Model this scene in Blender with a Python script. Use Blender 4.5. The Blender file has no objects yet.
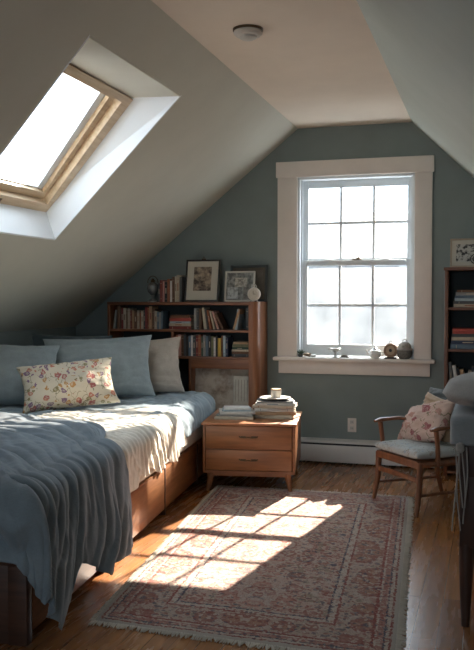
import bpy, bmesh, math, random
from math import sin, cos, pi, radians, hypot, atan2, sqrt, exp
from mathutils import Vector, Matrix, Euler, noise

# ------------------------------------------------------------------ camera, sky, sun, exposure
S = bpy.context.scene
COL = S.collection
cam = bpy.data.objects.new('camera', bpy.data.cameras.new('camera'))
COL.objects.link(cam)
cam.location = (0, 0, 1.3)
cam.rotation_euler = (radians(90 - 1.813), 0, radians(16.644))
cam.data.sensor_fit = 'VERTICAL'
cam.data.sensor_height = 24
cam.data.lens = 24 * 853 / 650
cam.data.clip_start = 0.05
S.camera = cam

S.view_settings.view_transform = 'Standard'
S.view_settings.look = 'None'
S.view_settings.gamma = 1
S.view_settings.use_curve_mapping = False
S.view_settings.exposure = 0.14
S.cycles.use_denoising = True
S.cycles.max_bounces = 8
S.cycles.diffuse_bounces = 5
S.cycles.sample_clamp_indirect = 6

W = bpy.data.worlds.new('sky'); S.world = W; W.use_nodes = True
bg = W.node_tree.nodes['Background']
bg.inputs[0].default_value = (0.78, 0.895, 1.0, 1)
bg.inputs[1].default_value = 7.4

SUNDIR = Vector((0.225, 1.49, 1.0)).normalized()
sun = bpy.data.objects.new('sun', bpy.data.lights.new('sun', 'SUN'))
sun.data.energy = 36
sun.data.color = (1.0, 0.86, 0.70)
sun.data.angle = radians(0.55)
sun.rotation_euler = SUNDIR.to_track_quat('Z', 'Y').to_euler()
COL.objects.link(sun)

# added spotlight outside the window, brightens the throw on the bed
gl = bpy.data.objects.new('glint', bpy.data.lights.new('glint', 'SPOT'))
GT = Vector((-2.13, 4.66, 0.62)); GD = Vector((1.12, 2.0, 1.02)).normalized()
gl.location = GT + GD * 9
gl.rotation_euler = GD.to_track_quat('Z', 'Y').to_euler()
gl.data.energy = 20000; gl.data.color = (1.0, 0.88, 0.74)
gl.data.spot_size = radians(7.0); gl.data.spot_blend = 0.5; gl.data.shadow_soft_size = 0.05
COL.objects.link(gl)

def portal(name, loc, rot, sx, sy):
    l = bpy.data.lights.new(name, 'AREA'); l.shape = 'RECTANGLE'; l.size = sx; l.size_y = sy
    l.cycles.is_portal = True
    o = bpy.data.objects.new(name, l); o.location = loc; o.rotation_euler = rot; COL.objects.link(o)

D = 6.65                                     # back wall
THL = math.atan2(1.40, 1.726)                # left slope
P0 = Vector((-1.484, 0, 2.64))
SD = Vector((cos(THL), 0, sin(THL))); SN = Vector((-sin(THL), 0, cos(THL)))
def SL(s, y, t=0): return P0 + SD * s + Vector((0, y, 0)) + SN * t

portal('portal', (-1.03, D + 0.2, 1.55), (radians(-90), 0, 0), 1.0, 1.5)
portal('portal', SL(-0.95, 4.1, 0.27), (0, -THL, 0), 1.5, 1.6)
portal('portal', (-1.0, -1.15, 1.55), (radians(90), 0, 0), 1.5, 1.5)

# ------------------------------------------------------------------ materials
MATS = {}
def newmat(name):
    m = bpy.data.materials.new(name); m.use_nodes = True
    nt = m.node_tree; b = nt.nodes['Principled BSDF']
    return m, nt, b
def N(nt, typ, **kw):
    n = nt.nodes.new(typ)
    for k, v in kw.items():
        if hasattr(n, k) and k not in ('Scale',): setattr(n, k, v)
        else: n.inputs[k].default_value = v
    return n
def L(nt, a, b): nt.links.new(a, b)
def MT(nt, op, a, b=None, c=None, clamp=False):
    n = nt.nodes.new('ShaderNodeMath'); n.operation = op; n.use_clamp = clamp
    for i, x in enumerate((a, b, c)):
        if x is None: continue
        if isinstance(x, (int, float)): n.inputs[i].default_value = x
        else: L(nt, x, n.inputs[i])
    return n.outputs[0]
def MIX(nt, fac, a, b):
    n = nt.nodes.new('ShaderNodeMix'); n.data_type = 'RGBA'
    for idx, x in ((0, fac), (6, a), (7, b)):
        if isinstance(x, (int, float)): n.inputs[idx].default_value = x
        elif isinstance(x, tuple): n.inputs[idx].default_value = (*x[:3], 1)
        else: L(nt, x, n.inputs[idx])
    return n.outputs[2]
def RAMP(nt, fac, stops, interp='LINEAR'):
    n = nt.nodes.new('ShaderNodeValToRGB'); cr = n.color_ramp; cr.interpolation = interp
    while len(cr.elements) < len(stops): cr.elements.new(0.5)
    for e, (p, c) in zip(cr.elements, stops):
        e.position = p; e.color = (*c, 1) if len(c) == 3 else c
    L(nt, fac, n.inputs[0]); return n.outputs[0]
def coords(nt, scale=(1, 1, 1), rot=(0, 0, 0), kind='Object'):
    tc = nt.nodes.new('ShaderNodeTexCoord'); mp = nt.nodes.new('ShaderNodeMapping')
    mp.inputs['Scale'].default_value = scale; mp.inputs['Rotation'].default_value = rot
    L(nt, tc.outputs[kind], mp.inputs[0]); return mp.outputs[0]
def bump(nt, b, h, strength=0.3, dist=0.01):
    n = nt.nodes.new('ShaderNodeBump'); n.inputs['Strength'].default_value = strength
    n.inputs['Distance'].default_value = dist; L(nt, h, n.inputs['Height']); L(nt, n.outputs[0], b.inputs['Normal'])
def noise_tex(nt, vec, scale, detail=4, rough=0.55):
    n = nt.nodes.new('ShaderNodeTexNoise'); n.inputs['Scale'].default_value = scale
    n.inputs['Detail'].default_value = detail; n.inputs['Roughness'].default_value = rough
    L(nt, vec, n.inputs['Vector']); return n.outputs[0]

def plain(name, c, rough=0.6, var=0.12, scale=20, bmp=0.05, metal=0.0, spec=0.5):
    if name in MATS: return MATS[name]
    m, nt, b = newmat(name)
    v = coords(nt); f = noise_tex(nt, v, scale)
    col = RAMP(nt, f, [(0.3, tuple(x * (1 - var) for x in c)), (0.7, tuple(min(1, x * (1 + var)) for x in c))])
    L(nt, col, b.inputs['Base Color']); b.inputs['Roughness'].default_value = rough
    b.inputs['Metallic'].default_value = metal; b.inputs['Specular IOR Level'].default_value = spec
    if bmp: bump(nt, b, noise_tex(nt, v, scale * 6, 3), bmp, 0.003)
    MATS[name] = m; return m
def wood(name, dark, light, axis='X', rough=0.4, scale=1.0):
    if name in MATS: return MATS[name]
    m, nt, b = newmat(name)
    sc = {'X': (1.2, 14, 14), 'Y': (14, 1.2, 14), 'Z': (14, 14, 1.2)}[axis]
    v = coords(nt, tuple(s * scale for s in sc))
    f = noise_tex(nt, v, 2.2, 8, 0.62)
    g = noise_tex(nt, coords(nt, (1.5, 1.5, 1.5)), 2.0, 2)
    mid = tuple((a + c) / 2 for a, c in zip(dark, light))
    col = RAMP(nt, f, [(0.32, dark), (0.5, mid), (0.68, light)])
    col = MIX(nt, MT(nt, 'MULTIPLY', g, 0.35), col, tuple(x * 0.6 for x in dark))
    L(nt, col, b.inputs['Base Color']); b.inputs['Roughness'].default_value = rough
    bump(nt, b, f, 0.12, 0.003)
    MATS[name] = m; return m
def fabric(name, c, rough=0.9, weave=500, var=0.15, bmp=0.25, sheen=0.2):
    if name in MATS: return MATS[name]
    m, nt, b = newmat(name)
    v = coords(nt)
    f = noise_tex(nt, v, 9, 5, 0.6)
    w = noise_tex(nt, coords(nt, (1, 0.25, 1)), weave * 0.5, 2)
    w2 = noise_tex(nt, coords(nt, (0.25, 1, 0.6)), weave * 0.5, 2)
    s = MT(nt, 'MULTIPLY', MT(nt, 'ADD', w, w2), 0.5)
    col = RAMP(nt, MT(nt, 'ADD', MT(nt, 'MULTIPLY', f, 0.6), MT(nt, 'MULTIPLY', s, 0.4)),
               [(0.35, tuple(x * (1 - var) for x in c)), (0.65, tuple(min(1, x * (1 + var)) for x in c))])
    L(nt, col, b.inputs['Base Color']); b.inputs['Roughness'].default_value = rough
    b.inputs['Specular IOR Level'].default_value = 0.2
    try: b.inputs['Sheen Weight'].default_value = sheen
    except Exception: pass
    h = MT(nt, 'ADD', MT(nt, 'MULTIPLY', s, 0.5), noise_tex(nt, v, 40, 4))
    bump(nt, b, h, bmp, 0.006)
    MATS[name] = m; return m
def floral(name, ground, cols, scale=22, dens=0.32):
    m, nt, b = newmat(name)
    tc = nt.nodes.new('ShaderNodeTexCoord')
    dn = nt.nodes.new('ShaderNodeTexNoise'); dn.inputs['Scale'].default_value = 14; L(nt, tc.outputs['Object'], dn.inputs['Vector'])
    wv = nt.nodes.new('ShaderNodeVectorMath'); wv.operation = 'MULTIPLY_ADD'
    L(nt, dn.outputs['Color'], wv.inputs[0]); wv.inputs[1].default_value = (0.06, 0.06, 0.06); L(nt, tc.outputs['Object'], wv.inputs[2])
    vo = nt.nodes.new('ShaderNodeTexVoronoi'); vo.inputs['Scale'].default_value = scale
    L(nt, wv.outputs[0], vo.inputs['Vector'])
    pick = nt.nodes.new('ShaderNodeSeparateColor'); L(nt, vo.outputs['Color'], pick.inputs[0])
    n = len(cols); pal = RAMP(nt, pick.outputs[0], [(i / n, c) for i, c in enumerate(cols)], 'CONSTANT')
    wig = noise_tex(nt, tc.outputs['Object'], 70, 3)
    dist = MT(nt, 'ADD', vo.outputs['Distance'], MT(nt, 'MULTIPLY', wig, 0.35))
    blob = MT(nt, 'LESS_THAN', dist, dens + 0.17)
    hole = MT(nt, 'GREATER_THAN', dist, dens - 0.02)
    petals = MT(nt, 'MULTIPLY', blob, MT(nt, 'ADD', MT(nt, 'MULTIPLY', hole, 0.5), 0.45))
    v2 = nt.nodes.new('ShaderNodeTexVoronoi'); v2.feature = 'DISTANCE_TO_EDGE'; v2.inputs['Scale'].default_value = scale * 0.8
    L(nt, wv.outputs[0], v2.inputs['Vector'])
    vine = MT(nt, 'LESS_THAN', v2.outputs['Distance'], 0.028)
    vine = MT(nt, 'MULTIPLY', vine, MT(nt, 'GREATER_THAN', noise_tex(nt, tc.outputs['Object'], 18, 2), 0.5))
    col = MIX(nt, MT(nt, 'MULTIPLY', vine, 0.75), ground, (0.16, 0.15, 0.09))
    col = MIX(nt, petals, col, pal)
    L(nt, col, b.inputs['Base Color']); b.inputs['Roughness'].default_value = 0.9
    b.inputs['Specular IOR Level'].default_value = 0.2
    bump(nt, b, noise_tex(nt, tc.outputs['Object'], 160, 3), 0.25, 0.003)
    return m
def print_mat(name, light, dark, scale=9, thr=0.5, soft=0.08):
    m, nt, b = newmat(name)
    v = coords(nt); f = noise_tex(nt, v, scale, 5, 0.65)
    col = RAMP(nt, f, [(thr - soft, dark), (thr + soft, light)])
    L(nt, col, b.inputs['Base Color']); b.inputs['Roughness'].default_value = 0.5
    return m

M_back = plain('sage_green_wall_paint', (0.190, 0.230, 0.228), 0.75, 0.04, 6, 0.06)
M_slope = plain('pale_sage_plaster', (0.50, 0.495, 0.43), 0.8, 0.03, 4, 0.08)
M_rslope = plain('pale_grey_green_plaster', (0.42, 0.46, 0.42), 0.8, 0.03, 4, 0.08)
M_ceil = plain('warm_cream_plaster', (0.72, 0.63, 0.53), 0.85, 0.03, 4, 0.06)
M_white = plain('white_trim_paint', (0.72, 0.66, 0.61), 0.5, 0.03, 8, 0.03)
M_sash = plain('white_sash_paint', (0.68, 0.72, 0.74), 0.45, 0.03, 8, 0.02)
M_reveal = plain('white_reveal_paint', (0.74, 0.77, 0.79), 0.7, 0.02, 5, 0.03)
M_heater = plain('cream_enamel', (0.60, 0.58, 0.55), 0.45, 0.03, 8, 0)
M_dark = plain('dark_slot', (0.02, 0.02, 0.022), 0.7, 0.1, 8, 0)
M_pine = wood('pale_pine', (0.50, 0.36, 0.22), (0.70, 0.56, 0.38), 'Y', 0.5)
M_bedwood = wood('warm_cherry_wood', (0.23, 0.088, 0.032), (0.46, 0.20, 0.078), 'Y', 0.42)
M_beddark = wood('dark_stained_wood', (0.05, 0.022, 0.014), (0.10, 0.042, 0.025), 'X', 0.5)
M_case = wood('walnut_bookcase_wood', (0.15, 0.056, 0.026), (0.29, 0.12, 0.055), 'X', 0.42)
M_casez = wood('walnut_upright_wood', (0.17, 0.065, 0.029), (0.33, 0.135, 0.06), 'Z', 0.38)
M_ns = wood('teak_nightstand_wood', (0.17, 0.063, 0.022), (0.34, 0.138, 0.05), 'X', 0.4)
M_nstop = wood('teak_top_wood', (0.28, 0.11, 0.045), (0.46, 0.20, 0.09), 'X', 0.33)
M_chair = wood('chair_beech_wood', (0.13, 0.05, 0.024), (0.28, 0.11, 0.048), 'Z', 0.35)
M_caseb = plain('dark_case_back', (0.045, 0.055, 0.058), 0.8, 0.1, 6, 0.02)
M_desk = wood('very_dark_wood', (0.025, 0.012, 0.009), (0.06, 0.025, 0.016), 'Z', 0.45)
M_brass = plain('aged_bronze', (0.10, 0.065, 0.035), 0.45, 0.2, 40, 0, 0.7)
M_silver = plain('tarnished_silver', (0.45, 0.44, 0.42), 0.3, 0.2, 30, 0, 0.8)
M_page = plain('page_block', (0.62, 0.55, 0.43), 0.9, 0.12, 60, 0.1)
M_black = plain('black_frame_paint', (0.018, 0.016, 0.015), 0.4, 0.2, 20, 0)
M_mat = plain('cream_mat_board', (0.50, 0.47, 0.40), 0.8, 0.03, 10, 0)
M_ceramic = plain('cream_ceramic', (0.62, 0.56, 0.48), 0.35, 0.06, 14, 0)
M_whitecer = plain('white_ceramic', (0.70, 0.70, 0.67), 0.3, 0.05, 14, 0)

def glass_mat():
    m, nt, b = newmat('hazy_window_glass'); nt.nodes.remove(b)
    out = [n for n in nt.nodes if n.type == 'OUTPUT_MATERIAL'][0]
    tr = nt.nodes.new('ShaderNodeBsdfTransparent'); tr.inputs[0].default_value = (0.97, 0.985, 1, 1)
    tl = nt.nodes.new('ShaderNodeBsdfTranslucent'); tl.inputs[0].default_value = (0.8, 0.85, 0.88, 1)
    gs = nt.nodes.new('ShaderNodeBsdfGlossy'); gs.inputs['Roughness'].default_value = 0.03
    v = coords(nt); f = noise_tex(nt, v, 5, 8, 0.7)
    fac = MT(nt, 'MULTIPLY_ADD', f, 0.07, 0.0, True)
    mx = nt.nodes.new('ShaderNodeMixShader'); L(nt, fac, mx.inputs[0]); L(nt, tr.outputs[0], mx.inputs[1]); L(nt, tl.outputs[0], mx.inputs[2])
    m2 = nt.nodes.new('ShaderNodeMixShader'); m2.inputs[0].default_value = 0.03
    L(nt, mx.outputs[0], m2.inputs[1]); L(nt, gs.outputs[0], m2.inputs[2]); L(nt, m2.outputs[0], out.inputs[0])
    return m
M_glass = glass_mat()

def floor_mat():
    m, nt, b = newmat('oak_floor_planks')
    tc = nt.nodes.new('ShaderNodeTexCoord'); sp = nt.nodes.new('ShaderNodeSeparateXYZ'); L(nt, tc.outputs['Object'], sp.inputs[0])
    cb = nt.nodes.new('ShaderNodeCombineXYZ'); L(nt, sp.outputs[1], cb.inputs[0]); L(nt, sp.outputs[0], cb.inputs[1])
    br = nt.nodes.new('ShaderNodeTexBrick'); br.offset = 0.37; br.offset_frequency = 3
    br.inputs['Scale'].default_value = 1; br.inputs['Brick Width'].default_value = 1.25; br.inputs['Row Height'].default_value = 0.095
    br.inputs['Mortar Size'].default_value = 0.0014; br.inputs['Bias'].default_value = 0
    br.inputs['Color1'].default_value = (0.36, 0.155, 0.052, 1); br.inputs['Color2'].default_value = (0.24, 0.098, 0.034, 1)
    br.inputs['Mortar'].default_value = (0.03, 0.012, 0.006, 1)
    L(nt, cb.outputs[0], br.inputs['Vector'])
    g = noise_tex(nt, coords(nt, (22, .6, 1)), 2.0, 3, 0.5)
    col = MIX(nt, MT(nt, 'MULTIPLY', RAMP(nt, g, [(0.36, (1, 1, 1)), (0.66, (0, 0, 0))]), 0.34), br.outputs['Color'], (0.10, 0.038, 0.016))
    L(nt, col, b.inputs['Base Color'])
    rg = MT(nt, 'MULTIPLY_ADD', noise_tex(nt, coords(nt, (8, .8, 1)), 3, 3), 0.14, 0.20)
    L(nt, rg, b.inputs['Roughness'])
    bump(nt, b, MT(nt, 'MULTIPLY_ADD', br.outputs['Fac'], -1.0, 0.0), 0.2, 0.003)
    return m
M_floor = floor_mat()

RW, RL = 1.30, 2.50
def rug_mat():
    m, nt, b = newmat('faded_persian_wool')
    uv = nt.nodes.new('ShaderNodeUVMap'); uv.uv_map = 'UVMap'
    sp = nt.nodes.new('ShaderNodeSeparateXYZ'); L(nt, uv.outputs[0], sp.inputs[0])
    # mirror about the centre lines so motifs repeat symmetrically
    u = MT(nt, 'SUBTRACT', RW / 2, MT(nt, 'ABSOLUTE', MT(nt, 'SUBTRACT', sp.outputs[0], RW / 2)))
    v = MT(nt, 'SUBTRACT', RL / 2, MT(nt, 'ABSOLUTE', MT(nt, 'SUBTRACT', sp.outputs[1], RL / 2)))
    d = MT(nt, 'MINIMUM', u, v)
    jit = noise_tex(nt, uv.outputs[0], 60, 3)
    d = MT(nt, 'ADD', d, MT(nt, 'MULTIPLY_ADD', jit, 0.024, -0.012))
    mir = nt.nodes.new('ShaderNodeCombineXYZ'); L(nt, u, mir.inputs[0]); L(nt, v, mir.inputs[1])
    cream, rose, rust, navy, olive = (0.50, 0.42, 0.35), (0.36, 0.18, 0.15), (0.25, 0.065, 0.05), (0.05, 0.065, 0.10), (0.20, 0.18, 0.12)
    dn = MT(nt, 'MULTIPLY', d, 2.0)     # d/0.5
    ground = RAMP(nt, dn, [(0, (0.42, 0.38, 0.33)), (0.05, rust), (0.07, cream), (0.10, navy), (0.115, rose), (0.17, cream),
                           (0.19, rust), (0.215, (0.42, 0.32, 0.26)), (0.52, rust), (0.545, cream), (0.60, navy), (0.62, (0.47, 0.34, 0.28))], 'CONSTANT')
    def vor(scale, thr, lo=None, feat='F1'):
        n = nt.nodes.new('ShaderNodeTexVoronoi'); n.feature = feat; n.inputs['Scale'].default_value = scale
        n.inputs['Randomness'].default_value = 0.55
        wn = nt.nodes.new('ShaderNodeTexNoise'); wn.inputs['Scale'].default_value = 25; L(nt, mir.outputs[0], wn.inputs['Vector'])
        wv = nt.nodes.new('ShaderNodeVectorMath'); wv.operation = 'MULTIPLY_ADD'
        L(nt, wn.outputs['Color'], wv.inputs[0]); wv.inputs[1].default_value = (0.05,) * 3; L(nt, mir.outputs[0], wv.inputs[2])
        L(nt, wv.outputs[0], n.inputs['Vector'])
        mk = MT(nt, 'LESS_THAN', n.outputs['Distance'], thr)
        if lo is not None: mk = MT(nt, 'MULTIPLY', mk, MT(nt, 'GREATER_THAN', n.outputs['Distance'], lo))
        return mk, n.outputs['Color']
    inb = MT(nt, 'MULTIPLY', MT(nt, 'GREATER_THAN', d, 0.107), MT(nt, 'LESS_THAN', d, 0.26))
    col = ground
    def layer(col, scale, lo, hi, region, fac, pal):
        r, c = vor(scale, hi, lo)
        if isinstance(pal, list):
            p = nt.nodes.new('ShaderNodeSeparateColor'); L(nt, c, p.inputs[0])
            pal = RAMP(nt, p.outputs[0], pal, 'CONSTANT')
        m_ = MT(nt, 'MULTIPLY', r, fac)
        if region is not None: m_ = MT(nt, 'MULTIPLY', m_, region)
        return MIX(nt, m_, col, pal)
    inf = MT(nt, 'GREATER_THAN', d, 0.31)
    allr = MT(nt, 'GREATER_THAN', d, 0.025)
    col = layer(col, 22, None, .42, inf, .6, [(0, rust), (0.3, cream), (0.55, navy), (0.7, rose), (0.85, olive)])
    col = layer(col, 26, .12, .40, inb, .6, [(0, navy), (0.3, cream), (0.6, olive), (0.8, rose)])
    col = layer(col, 6.5, .30, .46, inb, .75, rust)
    col = layer(col, 6.5, .14, .30, inb, .7, (0.34, 0.15, 0.09))
    col = layer(col, 6.5, None, .14, inb, .8, navy)
    col = layer(col, 8, .26, .40, inf, .6, [(0, rust), (0.35, navy), (0.55, (0.42, 0.16, 0.12)), (0.8, olive)])
    col = layer(col, 8, .0, .13, inf, .6, rust)
    col = layer(col, 44, None, .42, allr, .75, [(0, rust), (0.22, cream), (0.45, navy), (0.6, rose), (0.8, cream)])
    col = layer(col, 80, None, .38, allr, .5, [(0, (0.16, 0.07, 0.06)), (0.3, cream), (0.55, navy), (0.7, rust)])
    wear = noise_tex(nt, uv.outputs[0], 3.2, 6, 0.7)
    col = MIX(nt, MT(nt, 'MULTIPLY', RAMP(nt, wear, [(0.4, (0, 0, 0)), (0.75, (1, 1, 1))]), 0.25), col, (0.42, 0.35, 0.31))
    fine = noise_tex(nt, uv.outputs[0], 220, 2)
    col = MIX(nt, MT(nt, 'MULTIPLY', fine, 0.35), col, (0.16, 0.11, 0.10))
    L(nt, col, b.inputs['Base Color']); b.inputs['Roughness'].default_value = 0.95; b.inputs['Specular IOR Level'].default_value = 0.1
    bump(nt, b, MT(nt, 'ADD', fine, noise_tex(nt, uv.outputs[0], 60, 4)), 0.6, 0.008)
    return m
M_rug = rug_mat()
M_fringe = fabric('cream_wool_fringe', (0.50, 0.44, 0.37))

M_bluethrow = fabric('slate_blue_linen', (0.19, 0.232, 0.268), sheen=0.25)
M_duvet = fabric('pale_blue_cotton', (0.265, 0.33, 0.37))
M_bluepillow = fabric('dusty_blue_linen', (0.265, 0.31, 0.322))
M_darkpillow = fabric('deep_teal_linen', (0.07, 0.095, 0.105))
M_creampillow = fabric('oatmeal_linen', (0.46, 0.41, 0.35))
M_creamthrow = fabric('cream_gauze', (0.76, 0.70, 0.60))
M_sheet = fabric('ecru_sheet', (0.50, 0.46, 0.38))
M_grey = fabric('grey_linen', (0.30, 0.285, 0.27))
M_grey2 = fabric('blue_grey_linen', (0.23, 0.24, 0.25))
M_seat = floral('faded_blue_floral_seat', (0.42, 0.44, 0.44), [(0.30, 0.36, 0.42), (0.38, 0.40, 0.40), (0.34, 0.31, 0.27)], 30, 0.3)
M_floral = floral('cream_floral_print', (0.58, 0.52, 0.41), [(0.34, 0.10, 0.10), (0.42, 0.22, 0.08), (0.24, 0.20, 0.10), (0.20, 0.12, 0.20), (0.45, 0.17, 0.12)], 24, 0.40)
M_pinkfloral = floral('pink_floral_print', (0.56, 0.42, 0.36), [(0.30, 0.10, 0.11), (0.45, 0.26, 0.22), (0.36, 0.16, 0.16)], 13, 0.34)
M_tan = fabric('tan_canvas', (0.40, 0.28, 0.18))
M_slateround = fabric('slate_felt', (0.09, 0.10, 0.10))
M_string = fabric('white_cord', (0.30, 0.28, 0.26))

# ------------------------------------------------------------------ mesh helpers
def finish(name, bm, mats, parent=None, smooth=True, ang=35):
    me = bpy.data.meshes.new(name)
    bmesh.ops.recalc_face_normals(bm, faces=bm.faces[:])
    bm.to_mesh(me); bm.free()
    if not isinstance(mats, (list, tuple)): mats = [mats]
    for m in mats: me.materials.append(m)
    if smooth:
        me.polygons.foreach_set('use_smooth', [True] * len(me.polygons))
        try: me.set_sharp_from_angle(angle=radians(ang))
        except Exception: pass
    o = bpy.data.objects.new(name, me); COL.objects.link(o)
    if parent: o.parent = parent
    return o
def tag(o, label, cat, group=None):
    o['label'] = label; o['category'] = cat
    if group: o['group'] = group
    return o
def thing(name, label, cat, loc=(0, 0, 0), rz=0, group=None):
    o = bpy.data.objects.new(name, None); COL.objects.link(o); o.empty_display_size = 0.05
    o.location = loc; o.rotation_euler = (0, 0, rz); return tag(o, label, cat, group)
def struct(name, bm, m, parent=None, smooth=False):
    o = finish(name, bm, m, parent, smooth)
    if parent is None: o['kind'] = 'structure'
    return o
def box(bm, lo, hi, bev=0.0, mi=0, mtx=None, seg=2):
    r = bmesh.ops.create_cube(bm, size=1)
    vs = r['verts']
    c = [(a + b) / 2 for a, b in zip(lo, hi)]; s = [b - a for a, b in zip(lo, hi)]
    for v in vs: v.co = Vector((v.co.x * s[0] + c[0], v.co.y * s[1] + c[1], v.co.z * s[2] + c[2]))
    fs = set(f for v in vs for f in v.link_faces)
    if bev:
        es = list(set(e for v in vs for e in v.link_edges))
        g = bmesh.ops.bevel(bm, geom=es, offset=min(bev, min(s) * 0.45), segments=seg, affect='EDGES', profile=0.5)
        fs = set(g['faces']) | set(f for v in g['verts'] for f in v.link_faces)
        fs = set(f for f in fs if f.is_valid)
        vs = list(set(v for f in fs for v in f.verts))
    for f in fs: f.material_index = mi
    if mtx is not None:
        for v in vs: v.co = mtx @ v.co
    return vs
def tube(bm, pts, rad, seg=10, mi=0, flat=1.0, cap=True):
    pts = [Vector(p) for p in pts]
    if isinstance(rad, (int, float)): rad = [rad] * len(pts)
    rings = []; up = Vector((0, 0, 1))
    for i, p in enumerate(pts):
        t = (pts[min(i + 1, len(pts) - 1)] - pts[max(i - 1, 0)]).normalized()
        ref = up if abs(t.dot(up)) < 0.92 else Vector((0, 1, 0))
        a = t.cross(ref).normalized(); b2 = a.cross(t).normalized()
        rings.append([bm.verts.new(p + (a * cos(2 * pi * k / seg) + b2 * sin(2 * pi * k / seg) * flat) * rad[i]) for k in range(seg)])
    for r0, r1 in zip(rings, rings[1:]):
        for k in range(seg):
            f = bm.faces.new((r0[k], r0[(k + 1) % seg], r1[(k + 1) % seg], r1[k])); f.material_index = mi
    if cap:
        for r in (rings[0], rings[-1]):
            f = bm.faces.new(r); f.material_index = mi
def lathe(bm, prof, seg=24, center=(0, 0, 0), mi=0, axis='Z'):
    rings = []
    def pt(r, z, a):
        if axis == 'Z': q = Vector((r * cos(a), r * sin(a), z))
        else: q = Vector((r * cos(a), z, r * sin(a)))
        return q + Vector(center)
    for r, z in prof:
        rings.append([bm.verts.new(pt(max(r, 1e-4), z, 2 * pi * k / seg)) for k in range(seg)])
    for r0, r1 in zip(rings, rings[1:]):
        for k in range(seg):
            f = bm.faces.new((r0[k], r0[(k + 1) % seg], r1[(k + 1) % seg], r1[k])); f.material_index = mi
    for r in (rings[0], rings[-1]):
        f = bm.faces.new(r); f.material_index = mi
def prism(bm, poly, a0, a1, axis='Y', mi=0):
    def p(u, v, a): return {'Y': (u, a, v), 'Z': (u, v, a), 'X': (a, u, v)}[axis]
    A = [bm.verts.new(p(u, v, a0)) for u, v in poly]; B = [bm.verts.new(p(u, v, a1)) for u, v in poly]
    n = len(poly)
    for k in range(n):
        bm.faces.new((A[k], A[(k + 1) % n], B[(k + 1) % n], B[k])).material_index = mi
    bm.faces.new(A).material_index = mi; bm.faces.new(B).material_index = mi
def BM(): return bmesh.new()
def ns(x, y, z=0.0): return noise.noise(Vector((x, y, z)))
def bxo(name, lo, hi, m, parent, bev=0.003, mtx=None):
    b = BM(); box(b, lo, hi, bev, mtx=mtx); return finish(name, b, m, parent)

# ------------------------------------------------------------------ room shell
YR, XL, XR = -1.3, -3.44, 0.93
ZL = 1.055
# floor
b = BM(); box(b, (XL - .2, YR - .2, -0.12), (XR + .2, D + .2, 0)); struct('floor', b, M_floor)
# ceiling
b = BM(); box(b, (-1.50, YR - .2, 2.64), (-0.58, D + .2, 2.80)); struct('ceiling', b, M_ceil)
# left slope with skylight opening, knee wall below
SK = {'TF': (-0.30, 4.60), 'TN': (-0.30, 3.46), 'BN': (-1.53, 3.78), 'BF': (-1.53, 4.89)}
smax, smin = 0.0, (XL - P0.x) / cos(THL)
b = BM()
TT = 0.17
outer = [(smax, YR - .2), (smax, D + .2), (smin - .12, D + .2), (smin - .12, YR - .2)]
inner = [SK['TN'], SK['TF'], SK['BF'], SK['BN']]
V = {}
for t in (0, TT):
    V[t] = ([b.verts.new(SL(s, y, t)) for s, y in outer], [b.verts.new(SL(s, y, t)) for s, y in inner])
for t in (0, TT):
    o_, i_ = V[t]
    for k in range(4): b.faces.new((o_[k], o_[(k + 1) % 4], i_[(k + 1) % 4], i_[k]))
for k in range(4):
    b.faces.new((V[0][0][k], V[0][0][(k + 1) % 4], V[TT][0][(k + 1) % 4], V[TT][0][k]))
prism(b, [(XL, -.05), (XL, ZL), (XL - .15, ZL + .1), (XL - .15, -.05)], YR - .2, D + .2, 'Y', 1)  # knee wall takes the darker wall paint to carry its deep shade
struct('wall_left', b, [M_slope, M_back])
# skylight reveal (white boards lining the opening, flaring to the frame)
b = BM()
fr = [(-0.545, 3.52), (-0.545, 4.56), (-1.45, 4.87), (-1.45, 3.80)]
A = [b.verts.new(SL(s, y, -0.002)) for s, y in inner]; Bv = [b.verts.new(SL(s, y, TT + .03)) for s, y in fr]
A2 = [b.verts.new(SL(s + ds, y + dy, -0.002)) for (s, y), (ds, dy) in zip(inner, [(.012, -.012), (.012, .012), (-.012, .012), (-.012, -.012)])]
B2 = [b.verts.new(SL(s + ds, y + dy, TT + .03)) for (s, y), (ds, dy) in zip(inner, [(.012, -.012), (.012, .012), (-.012, .012), (-.012, -.012)])]
for k in range(4):
    j = (k + 1) % 4
    b.faces.new((A[k], A[j], Bv[j], Bv[k])); b.faces.new((A[k], A2[k], A2[j], A[j])); b.faces.new((A2[k], B2[k], B2[j], A2[j])); b.faces.new((Bv[k], Bv[j], B2[j], B2[k]))
for f in b.faces:
    c_ = f.calc_center_median(); f.material_index = 1 if abs((c_ - P0).dot(SD) + .43) < .14 and abs(c_.y - 4.03) < .3 else 0
struct('trim_1', b, [M_reveal, M_slope])
# right slope and knee wall
THR = math.atan2(0.97, 1); zr = 2.64 - 0.97 * (XR + 0.597)
b = BM()
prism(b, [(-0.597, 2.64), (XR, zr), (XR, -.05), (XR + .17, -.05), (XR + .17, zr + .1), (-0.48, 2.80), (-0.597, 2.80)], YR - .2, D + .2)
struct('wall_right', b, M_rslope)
# back wall with window opening
WX0, WX1, WZ0, WZ1 = -1.49, -0.566, 0.80, 2.258
def gable(name, y0, y1, x0, x1, z0, z1, m):
    b = BM()
    box(b, (XL - .15, y0, -.05), (x0, y1, 2.80)); box(b, (x1, y0, -.05), (XR + .17, y1, 2.80))
    box(b, (x0, y0, -.05), (x1, y1, z0)); box(b, (x0, y0, z1), (x1, y1, 2.80))
    bmesh.ops.remove_doubles(b, verts=b.verts, dist=1e-5)
    return struct(name, b, m)
gable('wall_back', D, D + .2, WX0, WX1, WZ0, WZ1, M_back)
gable('wall_front', YR - .2, YR, -1.55, -0.45, 0.9, 2.0, M_rslope)

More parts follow.
